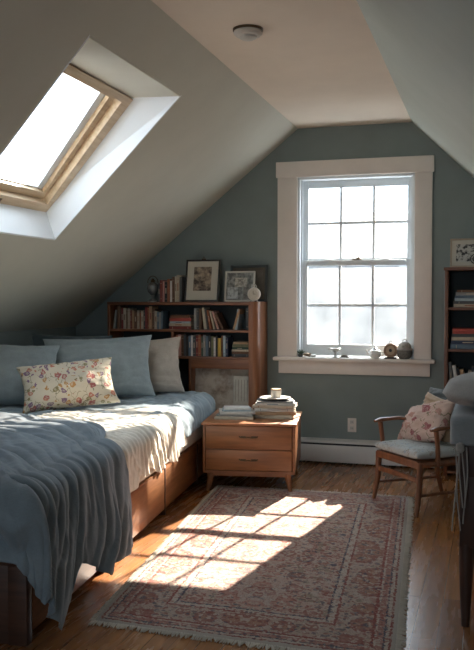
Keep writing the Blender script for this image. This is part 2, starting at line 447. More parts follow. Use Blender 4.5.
# ------------------------------------------------------------------ back window
win = thing('window_1', 'white double-hung sash window with six over six panes', 'window', (0, 0, 0))
del win['label'], win['category']; win['kind'] = 'structure'
b = BM()                                              # casing
cx0, cx1 = -1.645, -0.440
box(b, (cx0, D - .022, 0.83), (WX0 + .005, D, 2.255), .004); box(b, (WX1 - .005, D - .022, 0.83), (cx1, D, 2.255), .004)
box(b, (cx0 - .012, D - .028, 2.255), (cx1 + .012, D, 2.378), .004)
finish('casing', b, M_white, win)
bxo('sill', (cx0 - .025, D - .075, 0.803), (cx1 + .03, D + .12, 0.832), M_white, win, .008)
bxo('apron', (cx0 + .01, D - .022, 0.700), (cx1 - .01, D, 0.803), M_white, win, .004)
b = BM()                                              # jamb liners
box(b, (WX0, D, .83), (WX0 + .022, D + .19, WZ1)); box(b, (WX1 - .022, D, .83), (WX1, D + .19, WZ1)); box(b, (WX0, D, WZ1 - .022), (WX1, D + .19, WZ1))
box(b, (WX0 + .022, D + .045, .83), (WX0 + .036, D + .06, WZ1 - .02)); box(b, (WX1 - .036, D + .045, .83), (WX1 - .022, D + .06, WZ1 - .02))
box(b, (WX0, D + .12, .80), (WX1, D + .2, .85))
finish('jamb', b, M_sash, win)
def sash(y, z0, z1, botw, topw):
    x0, x1 = WX0 + .020, WX1 - .020; st = .050
    b = BM()
    box(b, (x0, y, z0), (x0 + st, y + .035, z1), .003); box(b, (x1 - st, y, z0), (x1, y + .035, z1), .003)
    box(b, (x0 + st, y, z0), (x1 - st, y + .035, z0 + botw), .003); box(b, (x0 + st, y, z1 - topw), (x1 - st, y + .035, z1), .003)
    gx0, gx1, gz0, gz1 = x0 + st, x1 - st, z0 + botw, z1 - topw
    for k in (1, 2):
        x = gx0 + (gx1 - gx0) * k / 3; box(b, (x - .010, y + .006, gz0), (x + .010, y + .028, gz1), .002)
    z = (gz0 + gz1) / 2; box(b, (gx0, y + .007, z - .010), (gx1, y + .027, z + .010), .002)
    s_ = finish('sash', b, M_sash, win)
    b = BM(); box(b, (gx0 - .004, y + .015, gz0 - .004), (gx1 + .004, y + .019, gz1 + .004))
    g = finish('pane', b, M_glass, s_); return s_
lo = sash(D + .070, 0.842, 1.600, .090, .045)
sash(D + .110, 1.572, 2.238, .045, .060)
b = BM(); box(b, (-1.06, D + .068, 1.600), (-0.99, D + .10, 1.610), .003); tube(b, [(-1.03, D + .08, 1.608), (-1.0, D + .07, 1.622)], .006, 8)
finish('sash_lock', b, M_brass, lo)
for x in (-1.25, -0.80):
    b = BM(); box(b, (x - .03, D + .070, 1.600), (x + .03, D + .09, 1.606), .002); finish('tilt_latch', b, M_sash, lo)

# ------------------------------------------------------------------ skylight
sky = thing('window_2', 'x', 'x', (0, 0, 0)); del sky['label'], sky['category']; sky['kind'] = 'structure'
def ring(name, outer, inner, t0, t1, m, parent):
    b = BM(); R = []
    for t in (t0, t1): R.append(([b.verts.new(SL(s, y, t)) for s, y in outer], [b.verts.new(SL(s, y, t)) for s, y in inner]))
    for k in range(4):
        j = (k + 1) % 4
        for t in (0, 1): b.faces.new((R[t][0][k], R[t][0][j], R[t][1][j], R[t][1][k]))
        b.faces.new((R[0][1][k], R[0][1][j], R[1][1][j], R[1][1][k])); b.faces.new((R[0][0][k], R[0][0][j], R[1][0][j], R[1][0][k]))
    return finish(name, b, m, parent, False)
def inset(q, top, far, bot, near):
    return [(q[0][0] - top, q[0][1] + near), (q[1][0] - top, q[1][1] - far), (q[2][0] + bot, q[2][1] - far), (q[3][0] + bot, q[3][1] + near)]
q0 = [(-0.52, 3.49), (-0.52, 4.59), (-1.48, 4.90), (-1.48, 3.77)]
q1 = inset(q0, .045, .10, .08, .07); q2 = inset(q1, .025, .07, .055, .05); q3 = inset(q2, .01, .065, .01, .01)
sf = ring('frame', q0, q1, TT - .005, TT + .10, M_pine, sky)
ring('sash', inset(q1, .004, .012, .004, .004), q2, TT + .035, TT + .12, M_pine, sky)
ring('glazing_bead', q2, q3, TT + .06, TT + .11, M_sash, sky)
b = BM(); 
f_ = [b.verts.new(SL(s, y, TT + .10)) for s, y in q2]; f2 = [b.verts.new(SL(s, y, TT + .106)) for s, y in q2]
b.faces.new(f_); b.faces.new(f2)
for k in range(4): b.faces.new((f_[k], f_[(k + 1) % 4], f2[(k + 1) % 4], f2[k]))
finish('pane', b, M_glass, sky, False)
b = BM(); p = SL(-1.435, 4.30, TT - .006)
box(b, (-.05, -.006, -.012), (.05, .006, .012), .004); 
o = finish('catch', b, M_brass, sky); o.location = p; o.rotation_euler = (0, -THL, radians(90))

# added rear window, unseen behind the camera, lights the fronts of things
rw = thing('added_rear_window', 'x', 'x'); del rw['label'], rw['category']; rw['kind'] = 'structure'
b = BM(); 
for lo_, hi_ in [((-1.65, YR, .8), (-1.55, YR + .02, 2.1)), ((-.45, YR, .8), (-.35, YR + .02, 2.1)), ((-1.55, YR, 2.0), (-.45, YR + .02, 2.1)), ((-1.55, YR, .8), (-.45, YR + .04, .9)),
                 ((-1.03, YR - .1, .9), (-.97, YR - .06, 2.0)), ((-1.55, YR - .1, 1.43), (-.45, YR - .06, 1.47))]: box(b, lo_, hi_, .003)
finish('window_frame', b, M_sash, rw)

# ------------------------------------------------------------------ baseboard, heater, outlet
b = BM(); box(b, (XL, D - .018, 0), (-1.64, D, .14), .004); struct('baseboard_back', b, M_white)
b = BM(); box(b, (XR - .018, 0, 0), (XR, D, .14), .004); struct('baseboard_right', b, M_white)
ht = thing('baseboard_heater', 'long cream baseboard heater with dark slot along the wall below the window', 'heater', (-1.0, D - .04, 0))
b = BM(); prism(b, [(-.035, .015), (-.035, .135), (-.028, .148), (.040, .148), (.040, .015)], -.62, .64, 'X'); finish('body', b, M_heater, ht)
b = BM(); box(b, (-.615, -.030, .148), (.635, .038, .163)); finish('slot', b, M_dark, ht)
b = BM(); prism(b, [(-.034, .163), (-.030, .176), (.02, .190), (.04, .190), (.04, .163)], -.62, .64, 'X'); finish('cover', b, M_heater, ht)
ol = thing('wall_outlet', 'small cream electrical outlet plate on the green wall above the heater', 'outlet', (-1.045, D, .303))
bxo('plate', (-.034, -.006, -.055), (.034, 0, .055), M_white, ol, .003)
for z in (-.024, .024):
    b = BM(); box(b, (-.016, -.008, z - .015), (.016, -.005, z + .015), .004); so = finish('socket', b, M_heater, ol)
    b = BM(); box(b, (-.008, -.0085, z - .004), (-.005, -.0075, z + .006)); box(b, (.005, -.0085, z - .004), (.008, -.0075, z + .006)); finish('slot', b, M_dark, so)

# smoke detector
sm = thing('smoke_detector', 'round white smoke detector on the cream ceiling', 'smoke detector', (-1.178, 4.132, 2.64))
b = BM(); lathe(b, [(.076, 0), (.076, -.010), (.070, -.012)], 32); finish('mounting_ring', b, M_brass, sm)
b = BM(); lathe(b, [(.071, -.012), (.072, -.024), (.062, -.034), (.045, -.037), (.042, -.046), (.030, -.052), (.001, -.053)], 32); finish('housing', b, plain('detector_plastic', (.50, .47, .42), .5, .03, 9, 0), sm)
b = BM(); lathe(b, [(.006, 0), (.006, -.004), (.002, -.005)], 10, (.05, -.02, -.036)); finish('indicator', b, M_whitecer, sm)

# ------------------------------------------------------------------ outdoors
b = BM(); box(b, (-60, D + 3, -3.2), (60, 70, -3.0)); struct('ground_outside', b, plain('pale_snow_ground', (.08, .083, .086), .95, .05, .5, 0))
b = BM()
nx = 90
top = []; 
pts = []
for i in range(nx + 1):
    x = -40 + i * 50 / nx
    z = 5.0 + 0.9 * ns(x * .12, 1.3) + .45 * ns(x * .8, 4.1) + .25 * ns(x * 2.7, 7.7)
    pts.append((x, z))
poly = [(-40, -3.05)] + pts + [(10, -3.05)]
rowsf = []
for j, (yy, zz) in enumerate([(30, -3.05), (31, 0), (33, .55), (36, .85), (40, 1.0)]):
    rowsf.append([b.verts.new((x, yy + ns(x * .3, j) * 1.2, (-3.05 if j == 0 else -3 + (z + 3) * (zz if zz > 0 else .3)))) for x, z in pts])
for r0, r1 in zip(rowsf, rowsf[1:]):
    for k in range(nx): b.faces.new((r0[k], r0[k + 1], r1[k + 1], r1[k]))
o = finish('hillside_thicket', b, plain('misty_thicket', (.030, .031, .032), .95, .25, .9, 0)); tag(o, 'pale misty tree-covered hillside seen through the window', 'trees'); o['kind'] = 'stuff'

# ------------------------------------------------------------------ rug (quad fitted on the floor)
RC = [Vector((-1.524, 3.075, 0)), Vector((-0.315, 3.02, 0)), Vector((-0.50, 5.60, 0)), Vector((-1.80, 5.56, 0))]
def rugp(u, v):
    a = RC[0].lerp(RC[1], u); c = RC[3].lerp(RC[2], u); return a.lerp(c, v)
rug = thing('area_rug', 'faded red and cream oriental rug with fringed ends on the wooden floor', 'rug', (0, 0, 0))
b = BM(); uvl = b.loops.layers.uv.new('UVMap'); nu, nv = 52, 100; G = []
for j in range(nv + 1):
    row = []
    for i in range(nu + 1):
        u, v = i / nu, j / nv; p = rugp(u, v)
        e = min(u * RW, (1 - u) * RW, v * RL, (1 - v) * RL)
        if i in (0, nu): p.x += .006 * ns(v * 30, i)
        if j in (0, nv): p.y += .010 * ns(u * 20, j)
        z = .011 + .0025 * ns(p.x * 5, p.y * 4) + .0012 * ns(p.x * 30, p.y * 30); z *= min(1, .45 + e * 30)
        row.append(b.verts.new((p.x, p.y, z)))
    G.append(row)
for j in range(nv):
    for i in range(nu):
        f = b.faces.new((G[j][i], G[j][i + 1], G[j + 1][i + 1], G[j + 1][i]))
        for lp, (uu, vv) in zip(f.loops, ((i, j), (i + 1, j), (i + 1, j + 1), (i, j + 1))): lp[uvl].uv = (uu / nu * RW, vv / nv * RL)
bord = [G[0][i] for i in range(nu + 1)] + [G[j][nu] for j in range(1, nv + 1)] + [G[nv][i] for i in range(nu - 1, -1, -1)] + [G[j][0] for j in range(nv - 1, 0, -1)]
low = [b.verts.new((v.co.x, v.co.y, .001)) for v in bord]
for k in range(len(bord)):
    f = b.faces.new((bord[k], low[k], low[(k + 1) % len(bord)], bord[(k + 1) % len(bord)]))
    for lp in f.loops: lp[uvl].uv = (0.01, 0.01)
finish('pile', b, M_rug, rug)
rnd = random.Random(3)
for vv, sg, nn in ((0, -1, 190), (1, 1, 190)):
    b = BM()
    for k in range(nn):
        u = (k + rnd.random() * .6) / nn; p = rugp(min(u, 1), vv); ln = .022 + .016 * rnd.random(); dx = rnd.uniform(-.014, .014)
        tube(b, [(p.x, p.y - sg * .004, .006), (p.x + dx * .4, p.y + sg * ln * .6, .006), (p.x + dx, p.y + sg * ln, .003)], [.003, .003, .0018], 5)
    o = finish('fringe', b, M_fringe, rug); o['kind'] = 'stuff'
for uu, sg, wd in ((0, -1, .018), (1, 1, .03)):
    b = BM()
    for k in range(260):
        v = (k + rnd.random() * .6) / 260; p = rugp(uu, min(v, 1)); ln = wd * (.5 + .6 * rnd.random()); dy = rnd.uniform(-.01, .01)
        tube(b, [(p.x - sg * .006, p.y, .007), (p.x + sg * ln * .5, p.y + dy * .4, .007), (p.x + sg * ln, p.y + dy, .003)], [.004, .0038, .0022], 5)
    o = finish('side_fringe', b, M_fringe, rug); o['kind'] = 'stuff'

# ------------------------------------------------------------------ bed
BO = Vector((-1.87, 4.762, 0)); BA = radians(6.2285)
VF, VH, BW = -1.985, 1.47, 1.36           # foot, head, width (local: x outwards = 0 at side, y along)
bed = thing('platform_bed', 'low wooden platform bed with drawers under blue bedding beneath the skylight', 'bed', BO, BA)
b = BM()
box(b, (-BW + .03, VF + .03, .25), (-.03, VH, .284), .003)
box(b, (-BW, VF + .02, .02), (-BW + .03, VH, .30), .003)
box(b, (-BW, VH - .03, .0), (0, VH, .30), .004)
box(b, (-.024, VF + .03, .279), (-.001, VH, .286), .002)
box(b, (-.06, VF + .03, .0), (-.04, VH, .05), .003)
finish('frame', b, M_bedwood, bed)
b = BM(); box(b, (-BW, VF, .0), (-.0, VF + .035, .345), .006); box(b, (-BW, VF - .012, .30), (.004, VF + .04, .36), .008); box(b, (-.07, VF - .008, 0), (.006, VF + .045, .30), .006)
finish('footboard', b, M_beddark, bed)
seams = [VF + .05, -1.12, -0.02, 0.84, 1.43]
for a0, a1 in zip(seams, seams[1:]):
    dr = bxo('drawer', (-.45, a0 + .010, .035), (0, a1 - .010, .278), M_bedwood, bed, .006)
for s_ in seams[1:4]:
    bxo('divider', (-.30, s_ - .008, .0), (.003, s_ + .008, .283), M_beddark, bed, .002)
b = BM(); box(b, (-BW + .02, VF + .05, .288), (.006, VH - .02, .50), .04, seg=4)
finish('mattress', b, M_sheet, bed)

# cloth laid over the bed edge: a = distance beyond the side edge, bb = beyond the foot edge
def bedcloth(name, mat, label, cat, zt, off, amin, vmin, hang, vR, foldf, na=90, nv=150, thick=.006, R=.05, group=None):
    b = BM(); G = []
    def pos(a, bb):
        # a, bb >0 -> over the edge
        aa, b2 = max(a, 0), max(bb, 0); dr = hypot(aa, b2)
        x = min(a, 0); y = VF - min(bb, 0)
        if dr > 0:
            ux, uy = aa / dr, -b2 / dr
            q = R * pi / 2
            if dr < q: h = R * sin(dr / R) ; dz = R * (1 - cos(dr / R))
            else: h = R; dz = R + dr - q
            flare = .03 * min(1, dr / .4)
            return Vector((x + ux * (h - R + off + flare), y + uy * (h - R + off + flare), zt - dz)), Vector((ux * min(1, dz / R), uy * min(1, dz / R), max(0, 1 - dz / R))).normalized(), dr
        return Vector((x - R * 0 + (off - R) * exp(a / .1), y, zt)), Vector((0, 0, 1)), 0
    for j in range(nv + 1):
        row = []
        for i in range(na + 1):
            p_ = i / na; q_ = j / nv
            at = amin + (0.5 - amin) * p_
            v0, v1 = vmin(at), vR(at); v = v0 + (v1 - v0) * q_
            a = amin + (hang(v) - amin) * p_
            v0, v1 = vmin(a), vR(a); v = v0 + (v1 - v0) * q_
            pt, nr, dr = pos(a, VF - v)
            pt = pt + nr * foldf(a, v, dr)
            # thin out near the borders
            pt.z = max(pt.z, .012)
            row.append(b.verts.new(pt))
        G.append(row)
    for j in range(nv):
        for i in range(na): b.faces.new((G[j][i], G[j][i + 1], G[j + 1][i + 1], G[j + 1][i]))
    o = finish(name, b, mat, None, True, 180)
    o.location = BO; o.rotation_euler = (0, 0, BA)
    m = o.modifiers.new('thickness', 'SOLIDIFY'); m.thickness = thick; m.offset = 1
    m = o.modifiers.new('smooth', 'SUBSURF'); m.levels = 1; m.render_levels = 1
    tag(o, label, cat, group); return o
def interp(tab):
    def f(x):
        if x <= tab[0][0]: return tab[0][1]
        for (x0, y0), (x1, y1) in zip(tab, tab[1:]):
            if x <= x1:
                t = (x - x0) / (x1 - x0); return y0 + (y1 - y0) * t
        return tab[-1][1]
    return f
def ridge(x): return (1 - abs(x) * 2.2)

# duvet
def f_duvet(a, v, dr):
    w = .012 * ns(a * 3, v * 3, 1) + .010 * max(0, ridge(ns(a * 5 + v * 2, v * 3.5 - a, 5))) ** 2
    w += .010 * max(0, ridge(ns(a * 2 + 3, v * 9 + .8 * ns(a * 4, v * 4), 2))) ** 2
    edge = min(1, max(0, (VH - .0 - v) / .10))
    w += dr * .04 * sin(v * 17 + 1.4 * ns(v * 3, 2, 2))
    w += .010 * max(0, ridge(ns(a * 7 + 3, v * 15 + 1.5 * ns(a * 4, v * 4), 22))) ** 3 + .012 * max(0, ridge(ns(a * 9, v * 8 + 4, 25))) ** 3
    w += .006 * ns(a * 14, v * 14, 3) 
    return w - .045 * (1 - edge) ** 2
bedcloth('duvet', M_duvet, 'pale blue cotton duvet covering the whole mattress of the platform bed', 'duvet', .555, -.018, -BW + .03,
         lambda a: VF + .10, interp([(-2, .22), (0, .20), (.7, .20), (1.5, .17)]), lambda a: VH - .02 - .05 * exp(-((a - .05) ** 2) / .01), f_duvet, 80, 180, .012, .07)
# slate blue throw
def pleat(psi, a, gap, seed, wob=.8):
    return abs(sin(pi * (psi / gap + wob * ns(psi * 1.6, a * 1.3, seed))))
def f_blue(a, v, dr):
    psi = v + (.75 * a if a < 0 else .18 * a) + .17 * ns(a * 2.4, v * 2.4, 9)
    m1 = .55 + 1.3 * ns(v * 2.1, a * 1.3, 41); m2 = .5 + 1.0 * ns(v * 2.4 + 3, a * 1.6, 43); m3 = .5 + ns(v * 3.3, a * 3, 47)
    amp = .040 if a < 0 else .040 + .03 * min(dr, .5)
    f = amp * max(.15, m1) * pleat(psi, a, .21, 2, 1.5) + .017 * max(0, m2) * pleat(psi + .2 * a, a, .085, 5, 1.3)
    f += .010 * max(0, m3) * max(0, ridge(ns(psi * 16, a * 3.5, 31))) ** 2 + .030 * (ns(a * 1.6, v * 1.6, 6) + .3) * (1 if a < -.1 else .3)
    return .012 + f + .003 * ns(a * 22, v * 22, 1)
hb = interp([(-2.3, .36), (-2.06, .38), (-1.9, .60), (-1.80, .56), (-1.70, .50), (-1.62, .40), (-1.53, .44), (-1.43, .50), (-1.34, .545), (-1.13, .51), (-.98, .48), (-.86, .36), (-.8, .29), (0, .3)])
bedcloth('blanket', M_bluethrow, 'crumpled slate blue linen blanket spilling over the foot end of the bed', 'blanket', .578, .016, -BW + .05,
         interp([(-1.4, VF - .10), (-.6, VF - .17), (-.1, VF - .26), (.1, VF - .30), (.3, VF - .26), (.6, VF - .06)]),
         hb, interp([(-1.3, .02), (-.91, -.22), (-.85, -.22), (-.53, -.44), (-.18, -.66), (-.08, -.78), (0, -.99), (.12, -.99), (.22, -.98), (.35, -1.0), (.6, -1.12)]),
         f_blue, 130, 200, .007, .06)
# cream throw
def f_cream(a, v, dr):
    psi = v + (.35 * a if a < 0 else .05 * a) + .07 * ns(a * 3, v * 3, 19)
    m1 = .5 + 1.1 * ns(v * 2.4, a * 1.5, 51); m2 = .5 + 1.2 * ns(v * 4, a * 2.5, 53)
    f = (.016 + .05 * min(dr, .3)) * max(.1, m1) * pleat(psi, a, .075, 12, 1.1) + .007 * max(.1, m2) * pleat(psi + .3 * a, a, .034, 15, 1.6)
    f += .006 * max(0, ridge(ns(a * 12, v * 12, 8))) ** 2
    return .010 + f + .002 * ns(a * 40, v * 40, 1)
hc = interp([(-1.2, .27), (-.86, .27), (-.76, .27), (-.66, .22), (-.6, .25), (-.5, .21), (-.42, .26), (-.32, .25), (-.2, .21), (-.1, .26), (.0, .275), (.1, .22), (.22, .22), (.33, .23), (.4, .21), (.5, .18)])
bedcloth('throw', M_creamthrow, 'cream gauze throw laid across the middle of the bed and over its edge', 'throw', .570, .024, -.72,
         interp([(-.9, -.50), (-.53, -.60), (-.18, -.80), (-.05, -.92), (.1, -1.02), (.3, -.92), (.5, -.92)]),
         hc, interp([(-.9, .05), (-.53, .20), (-.16, .40), (-.03, .28), (.06, .20), (.16, .24), (.27, .34), (.5, .38)]), f_cream, 90, 120, .004, .055)

# pillows ---------------------------------------------------------------
def pillow(name, mat, label, w, h, t, loc, rz, lean, roll=0, seed=0, pinch=.07, group=None, n=34, cat='pillow'):
    b = BM(); S_ = []
    for sgn in (-1, 1):
        g = []
        for j in range(n + 1):
            row = []
            for i in range(n + 1):
                x, y = -cos(pi * i / n), -cos(pi * j / n)
                X = w / 2 * x * (1 - pinch * (1 - y * y)); Z = h / 2 * y * (1 - pinch * (1 - x * x))
                th = t / 2 * (max(0, (1 - x * x)) * max(0, (1 - y * y))) ** .42
                th *= 1 + .16 * ns(x * 1.6 + seed, y * 1.6, sgn) 
                r = (.006 * max(0, ridge(ns(x * 2.4 + seed, y * 5, 3 + sgn))) ** 2 + .004 * max(0, ridge(ns(x * 7 + y * 3 + seed, y * 4 - x * 2, 13 + sgn))) ** 2.5) * (th / t * 2)
                edge = (1 - abs(x)) * (1 - abs(y))
                wr = .012 * sin(atan2(y, x) * 26 + seed) * exp(-edge * 9) * min(1, edge * 30)
                # sag: belly lower than the middle
                Y = sgn * (th + r * 3 + wr * .5)
                row.append((X + .006 * ns(y * 5, seed), Y, Z + h * .5 - .02 * w * (x * x - .5) * 0))
            g.append(row)
        S_.append(g)
    V0 = [[b.verts.new(p) for p in row] for row in S_[0]]
    V1 = [[(V0[j][i] if i in (0, n) or j in (0, n) else b.verts.new(S_[1][j][i])) for i in range(n + 1)] for j in range(n + 1)]
    for g in (V0, V1):
        for j in range(n):
            for i in range(n): b.faces.new((g[j][i], g[j][i + 1], g[j + 1][i + 1], g[j + 1][i]))
    o = finish(name, b, mat, None, True, 180)
    o.matrix_world = Matrix.Translation(Vector(loc)) @ Matrix.Rotation(rz, 4, 'Z') @ Matrix.Rotation(-lean, 4, 'X') @ Matrix.Rotation(roll, 4, 'Y')
    tag(o, label, cat, group); return o
R_ = radians
pillow('pillow', M_creampillow, 'oatmeal linen pillow standing behind the large dusty blue pillow near the bookcase', .62, .44, .16, (-2.47, 5.84, .580), R_(24), R_(20), R_(-3), 5, .10)
pillow('pillow', M_bluepillow, 'large dusty blue pillow behind the floral cushion, middle of the bed', .78, .47, .21, (-2.63, 5.45, .590), R_(26), R_(24), R_(-2), 2, .10)
pillow('pillow', M_bluepillow, 'plump dusty blue pillow at the left edge, left of the floral cushion', .66, .46, .22, (-3.03, 4.90, .590), R_(33), R_(30), R_(3), 8, .10)
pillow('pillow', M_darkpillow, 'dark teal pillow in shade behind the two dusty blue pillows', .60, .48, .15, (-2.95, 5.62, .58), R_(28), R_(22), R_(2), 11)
pillow('cushion', M_floral, 'cream lumbar cushion printed with red and rust flowers, in front of the pillows', .62, .34, .18, (-2.55, 4.87, .600), R_(30), R_(34), R_(-6), 4, .10, cat='cushion')

# ------------------------------------------------------------------ books
bookmats = {}
def bookmat(cname, c):
    if cname not in bookmats: bookmats[cname] = plain('book_cover_' + cname, c, .55, .14, 30, .04)
    return bookmats[cname]
PAL = {'cream': (.50, .44, .34), 'tan': (.40, .26, .15), 'brown': (.13, .065, .035), 'dark red': (.20, .035, .03), 'rust': (.30, .10, .045),
       'grey': (.26, .26, .25), 'dark grey': (.07, .075, .08), 'slate blue': (.10, .15, .20), 'navy': (.03, .045, .09), 'white': (.62, .60, .56),
       'olive': (.15, .15, .08), 'mustard': (.50, .32, .05), 'dark green': (.04, .08, .055), 'pink': (.48, .26, .22), 'black': (.02, .02, .022), 'pale blue': (.34, .42, .46), 'red': (.40, .07, .05), 'beige': (.45, .38, .29)}
def book_mesh(w, d, h, cname, bands=True):
    """local: spine at y=0 facing -y, thickness along x, height z"""
    b = BM(); c = .0022
    box(b, (0, 0, 0), (c, d, h), .0006, 0, seg=1); box(b, (w - c, 0, 0), (w, d, h), .0006, 0, seg=1)
    # rounded spine
    poly = [(0, .004), (w * .12, .001), (w * .5, -.0015), (w * .88, .001), (w, .004), (w - c, .006), (c, .006)]
    prism(b, poly, 0, h, 'Z', 0)
    box(b, (c, .006, .003), (w - c, d - .003, h - .003), 0, 1)
    if bands in (1, 3):
        for z in (h * .84, h * .14): box(b, (w * .15, -.0018, z), (w * .85, .001, z + h * .012), 0, 2)
    if bands in (2, 3):
        box(b, (w * .36, -.0022, h * .42), (w * .64, .001, h * .70), 0, 2)
    me = bpy.data.meshes.new('book'); bmesh.ops.recalc_face_normals(b, faces=b.faces[:]); b.to_mesh(me); b.free()
    band = {'cream': 'brown', 'white': 'slate blue', 'beige': 'rust', 'tan': 'dark red', 'pale blue': 'navy'}.get(cname, 'beige')
    me.materials.append(bookmat(cname.replace(' ', '_'), PAL[cname])); me.materials.append(M_page); me.materials.append(bookmat(band.replace(' ', '_'), PAL[band]))
    return me
def put_book(me, mtx, label, group, name='book'):
    o = bpy.data.objects.new(name, me); COL.objects.link(o); o.matrix_world = mtx; tag(o, label, 'book', group); return o
ORD = ['first', 'second', 'third', 'fourth', 'fifth', 'sixth', 'seventh', 'eighth', 'ninth', 'tenth', 'eleventh', 'twelfth', 'thirteenth', 'fourteenth', 'fifteenth', 'sixteenth', 'seventeenth', 'eighteenth', 'nineteenth', 'twentieth', 'twenty-first', 'twenty-second', 'twenty-third']
def book_row(x, y, z, specs, where, group, depth=.15, mz=1.0, frame=None):
    """specs: (thickness, height, colour, lean degrees to the right)"""
    F = frame or Matrix.Identity(4)
    rr = random.Random(len(where) * 7 + int(z * 100))
    prev_lean = 0
    for k, (w, h, c, ln) in enumerate(specs):
        if c is None: x += w; prev_lean = 0; continue
        a = radians(ln); yy = y + rr.uniform(0, .012)
        if ln > 0:      # leaning: top to the right, pivot on bottom right corner... bottom-left raised
            M = Matrix.Translation((x + 0, yy, z)) @ Matrix.Rotation(a, 4, 'Y') ; 
            M = Matrix.Translation((0, 0, w * sin(a))) @ M
            adv = w / cos(a) + .0008
        elif ln < 0:    # top to the left
            if prev_lean >= 0: x += h * sin(-a) * 1.02
            else: x += h * max(0, sin(-a) - sin(radians(-prev_lean))) + .002
            M = Matrix.Translation((x, yy, z)) @ Matrix.Rotation(a, 4, 'Y'); adv = w / cos(a) + .0008
        else:
            if prev_lean > 0: x += specs[k - 1][1] * sin(radians(prev_lean)) * .9
            M = Matrix.Translation((x, yy, z)); adv = w + .0012
        kk = sum(1 for s in specs[:k] if s[2] is not None)
        lab = f"{c} book{' leaning' if ln else ''}, {ORD[kk]} from the left {where}"
        put_book(book_mesh(w, depth - rr.uniform(0, .02), h, c, rr.choice((0, 0, 1, 2, 3))), F @ M, lab, group)
        prev_lean = ln; x += adv
    return x
def book_stack(x, y, z, specs, where, group, w=.2, rz0=0, jit=4, frame=None, spine='front', name='book', noun='book'):
    """lying books; specs (thickness, width along x, depth, colour)"""
    F = frame or Matrix.Identity(4); rr = random.Random(int(abs(x) * 1000) + len(where)); n = len(specs)
    for k, (t, wx, dy, c) in enumerate(specs):
        me = book_mesh(t, dy, wx, c, bands=(0 if name != 'book' else rr.choice((0, 1, 2))))
        M = Matrix.Translation((x, y, z)) @ Matrix.Rotation(radians(rz0 + rr.uniform(-jit, jit)), 4, 'Z') @ Matrix.Translation((wx / 2, -dy / 2, 0)) @ Matrix.Rotation(-pi / 2, 4, 'Y') 
        pos_ = 'bottom' if k == 0 else ('topmost' if k == n - 1 else ORD[k] + ' from the bottom')
        put_book(me, F @ M, f"{c} {noun} lying flat, {pos_} {where}", group, name)
        z += t + .0006
    return z

# ------------------------------------------------------------------ headboard bookcase
BX0, BX1, BY, BYB = -3.00, -1.728, 6.35, 6.63
bc = thing('bookcase', 'low walnut bookcase with rounded right end along the back wall behind the bed', 'bookcase', ((BX0 + BX1) / 2, (BY + BYB) / 2, 0))
def bcp(name, lo, hi, m, bev=.003, par=None):
    c = bc.location; return bxo(name, [lo[0] - c.x, lo[1] - c.y, lo[2]], [hi[0] - c.x, hi[1] - c.y, hi[2]], m, par or bc, bev)
bcp('top_board', (BX0, BY - .005, 1.244), (-1.79, BYB, 1.268), M_case)
bcp('shelf', (BX0 + .02, BY + .005, 1.030), (-1.80, BYB - .01, 1.050), M_case)
bcp('shelf', (BX0 + .02, BY + .005, .818), (-1.80, BYB - .01, .838), M_case)
bcp('shelf', (BX0 + .02, BY + .005, .33), (-1.80, BYB - .01, .35), M_case)
bcp('side_panel', (BX0, BY, 0), (BX0 + .022, BYB, 1.244), M_casez)
bcp('divider', (-2.447, BY + .004, .838), (-2.427, BYB - .01, 1.030), M_casez)
bcp('divider', (-2.30, BY + .004, .35), (-2.28, BYB - .01, .818), M_casez)
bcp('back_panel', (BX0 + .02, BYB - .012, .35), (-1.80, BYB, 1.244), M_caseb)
bcp('valance', (-2.28, BY + .002, .745), (-1.80, BY + .02, .818), M_case)
b = BM(); c = bc.location
arc = [(-1.805, BY + .0)]
Rr = .06
for k in range(11):
    a = pi / 2 * k / 10; arc.append((BX1 - Rr + Rr * sin(a), BY + Rr - Rr * cos(a)))
arc += [(BX1, BYB), (-1.805, BYB)]
prism(b, [(x - c.x, y - c.y) for x, y in arc], 0, 1.272, 'Z'); finish('rounded_end', b, M_casez, bc)

g1 = "books standing on the bookcase's upper shelf"
w1 = "in low bookcase's upper shelf row"
sp = [(.018, .15, 'grey', 8), (.030, .185, 'brown', 0), (.02, .17, 'dark red', 0), (.026, .168, 'cream', 0), (.010, .15, 'brown', 0), (.022, .165, 'beige', 0), (.012, .15, 'dark red', 0),
      (.020, .150, 'tan', 0), (.024, .140, 'brown', 0), (.020, .150, 'beige', 0), (.012, .13, 'rust', 0), (.020, .142, 'cream', 0), (.014, .15, 'dark grey', 0), (.020, .178, 'dark red', 0),
      (.012, .17, 'rust', 0), (.026, .182, 'tan', 0), (.018, .16, 'brown', 0), (.020, .145, 'beige', 0), (.016, .14, 'slate blue', 0), (.018, .135, 'grey', 0), (.014, .145, 'slate blue', 0)]
book_row(-2.965, BY + .03, 1.0505, sp, w1, g1)
book_stack(-2.385 , BY + .115, 1.0505, [(.024, .185, .15, 'dark red'), (.022, .19, .15, 'beige'), (.016, .175, .15, 'pale blue'), (.026, .18, .15, 'red'), (.022, .16, .14, 'brown')], "in pile, low bookcase's upper shelf", 'stacked books on the upper shelf', jit=2)
sp = [(.022, .168, 'grey', 0), (.018, .172, 'dark grey', 0), (.020, .165, 'brown', 0), (.022, .172, 'cream', -7), (.014, .16, 'dark grey', -8), (.016, .155, 'rust', -9), (.016, .15, 'beige', -14), (.018, .15, 'pink', -18), (.018, .14, 'brown', -26)]
book_row(-2.268, BY + .03, 1.0505, sp, "right of the flat pile, upper shelf", 'leaning books on the upper shelf')
sp = [(.018, .165, 'tan', 17), (.020, .16, 'pale blue', 7)]
book_row(-1.945, BY + .03, 1.0505, sp, "near the rounded end, upper shelf", 'two leaning books')
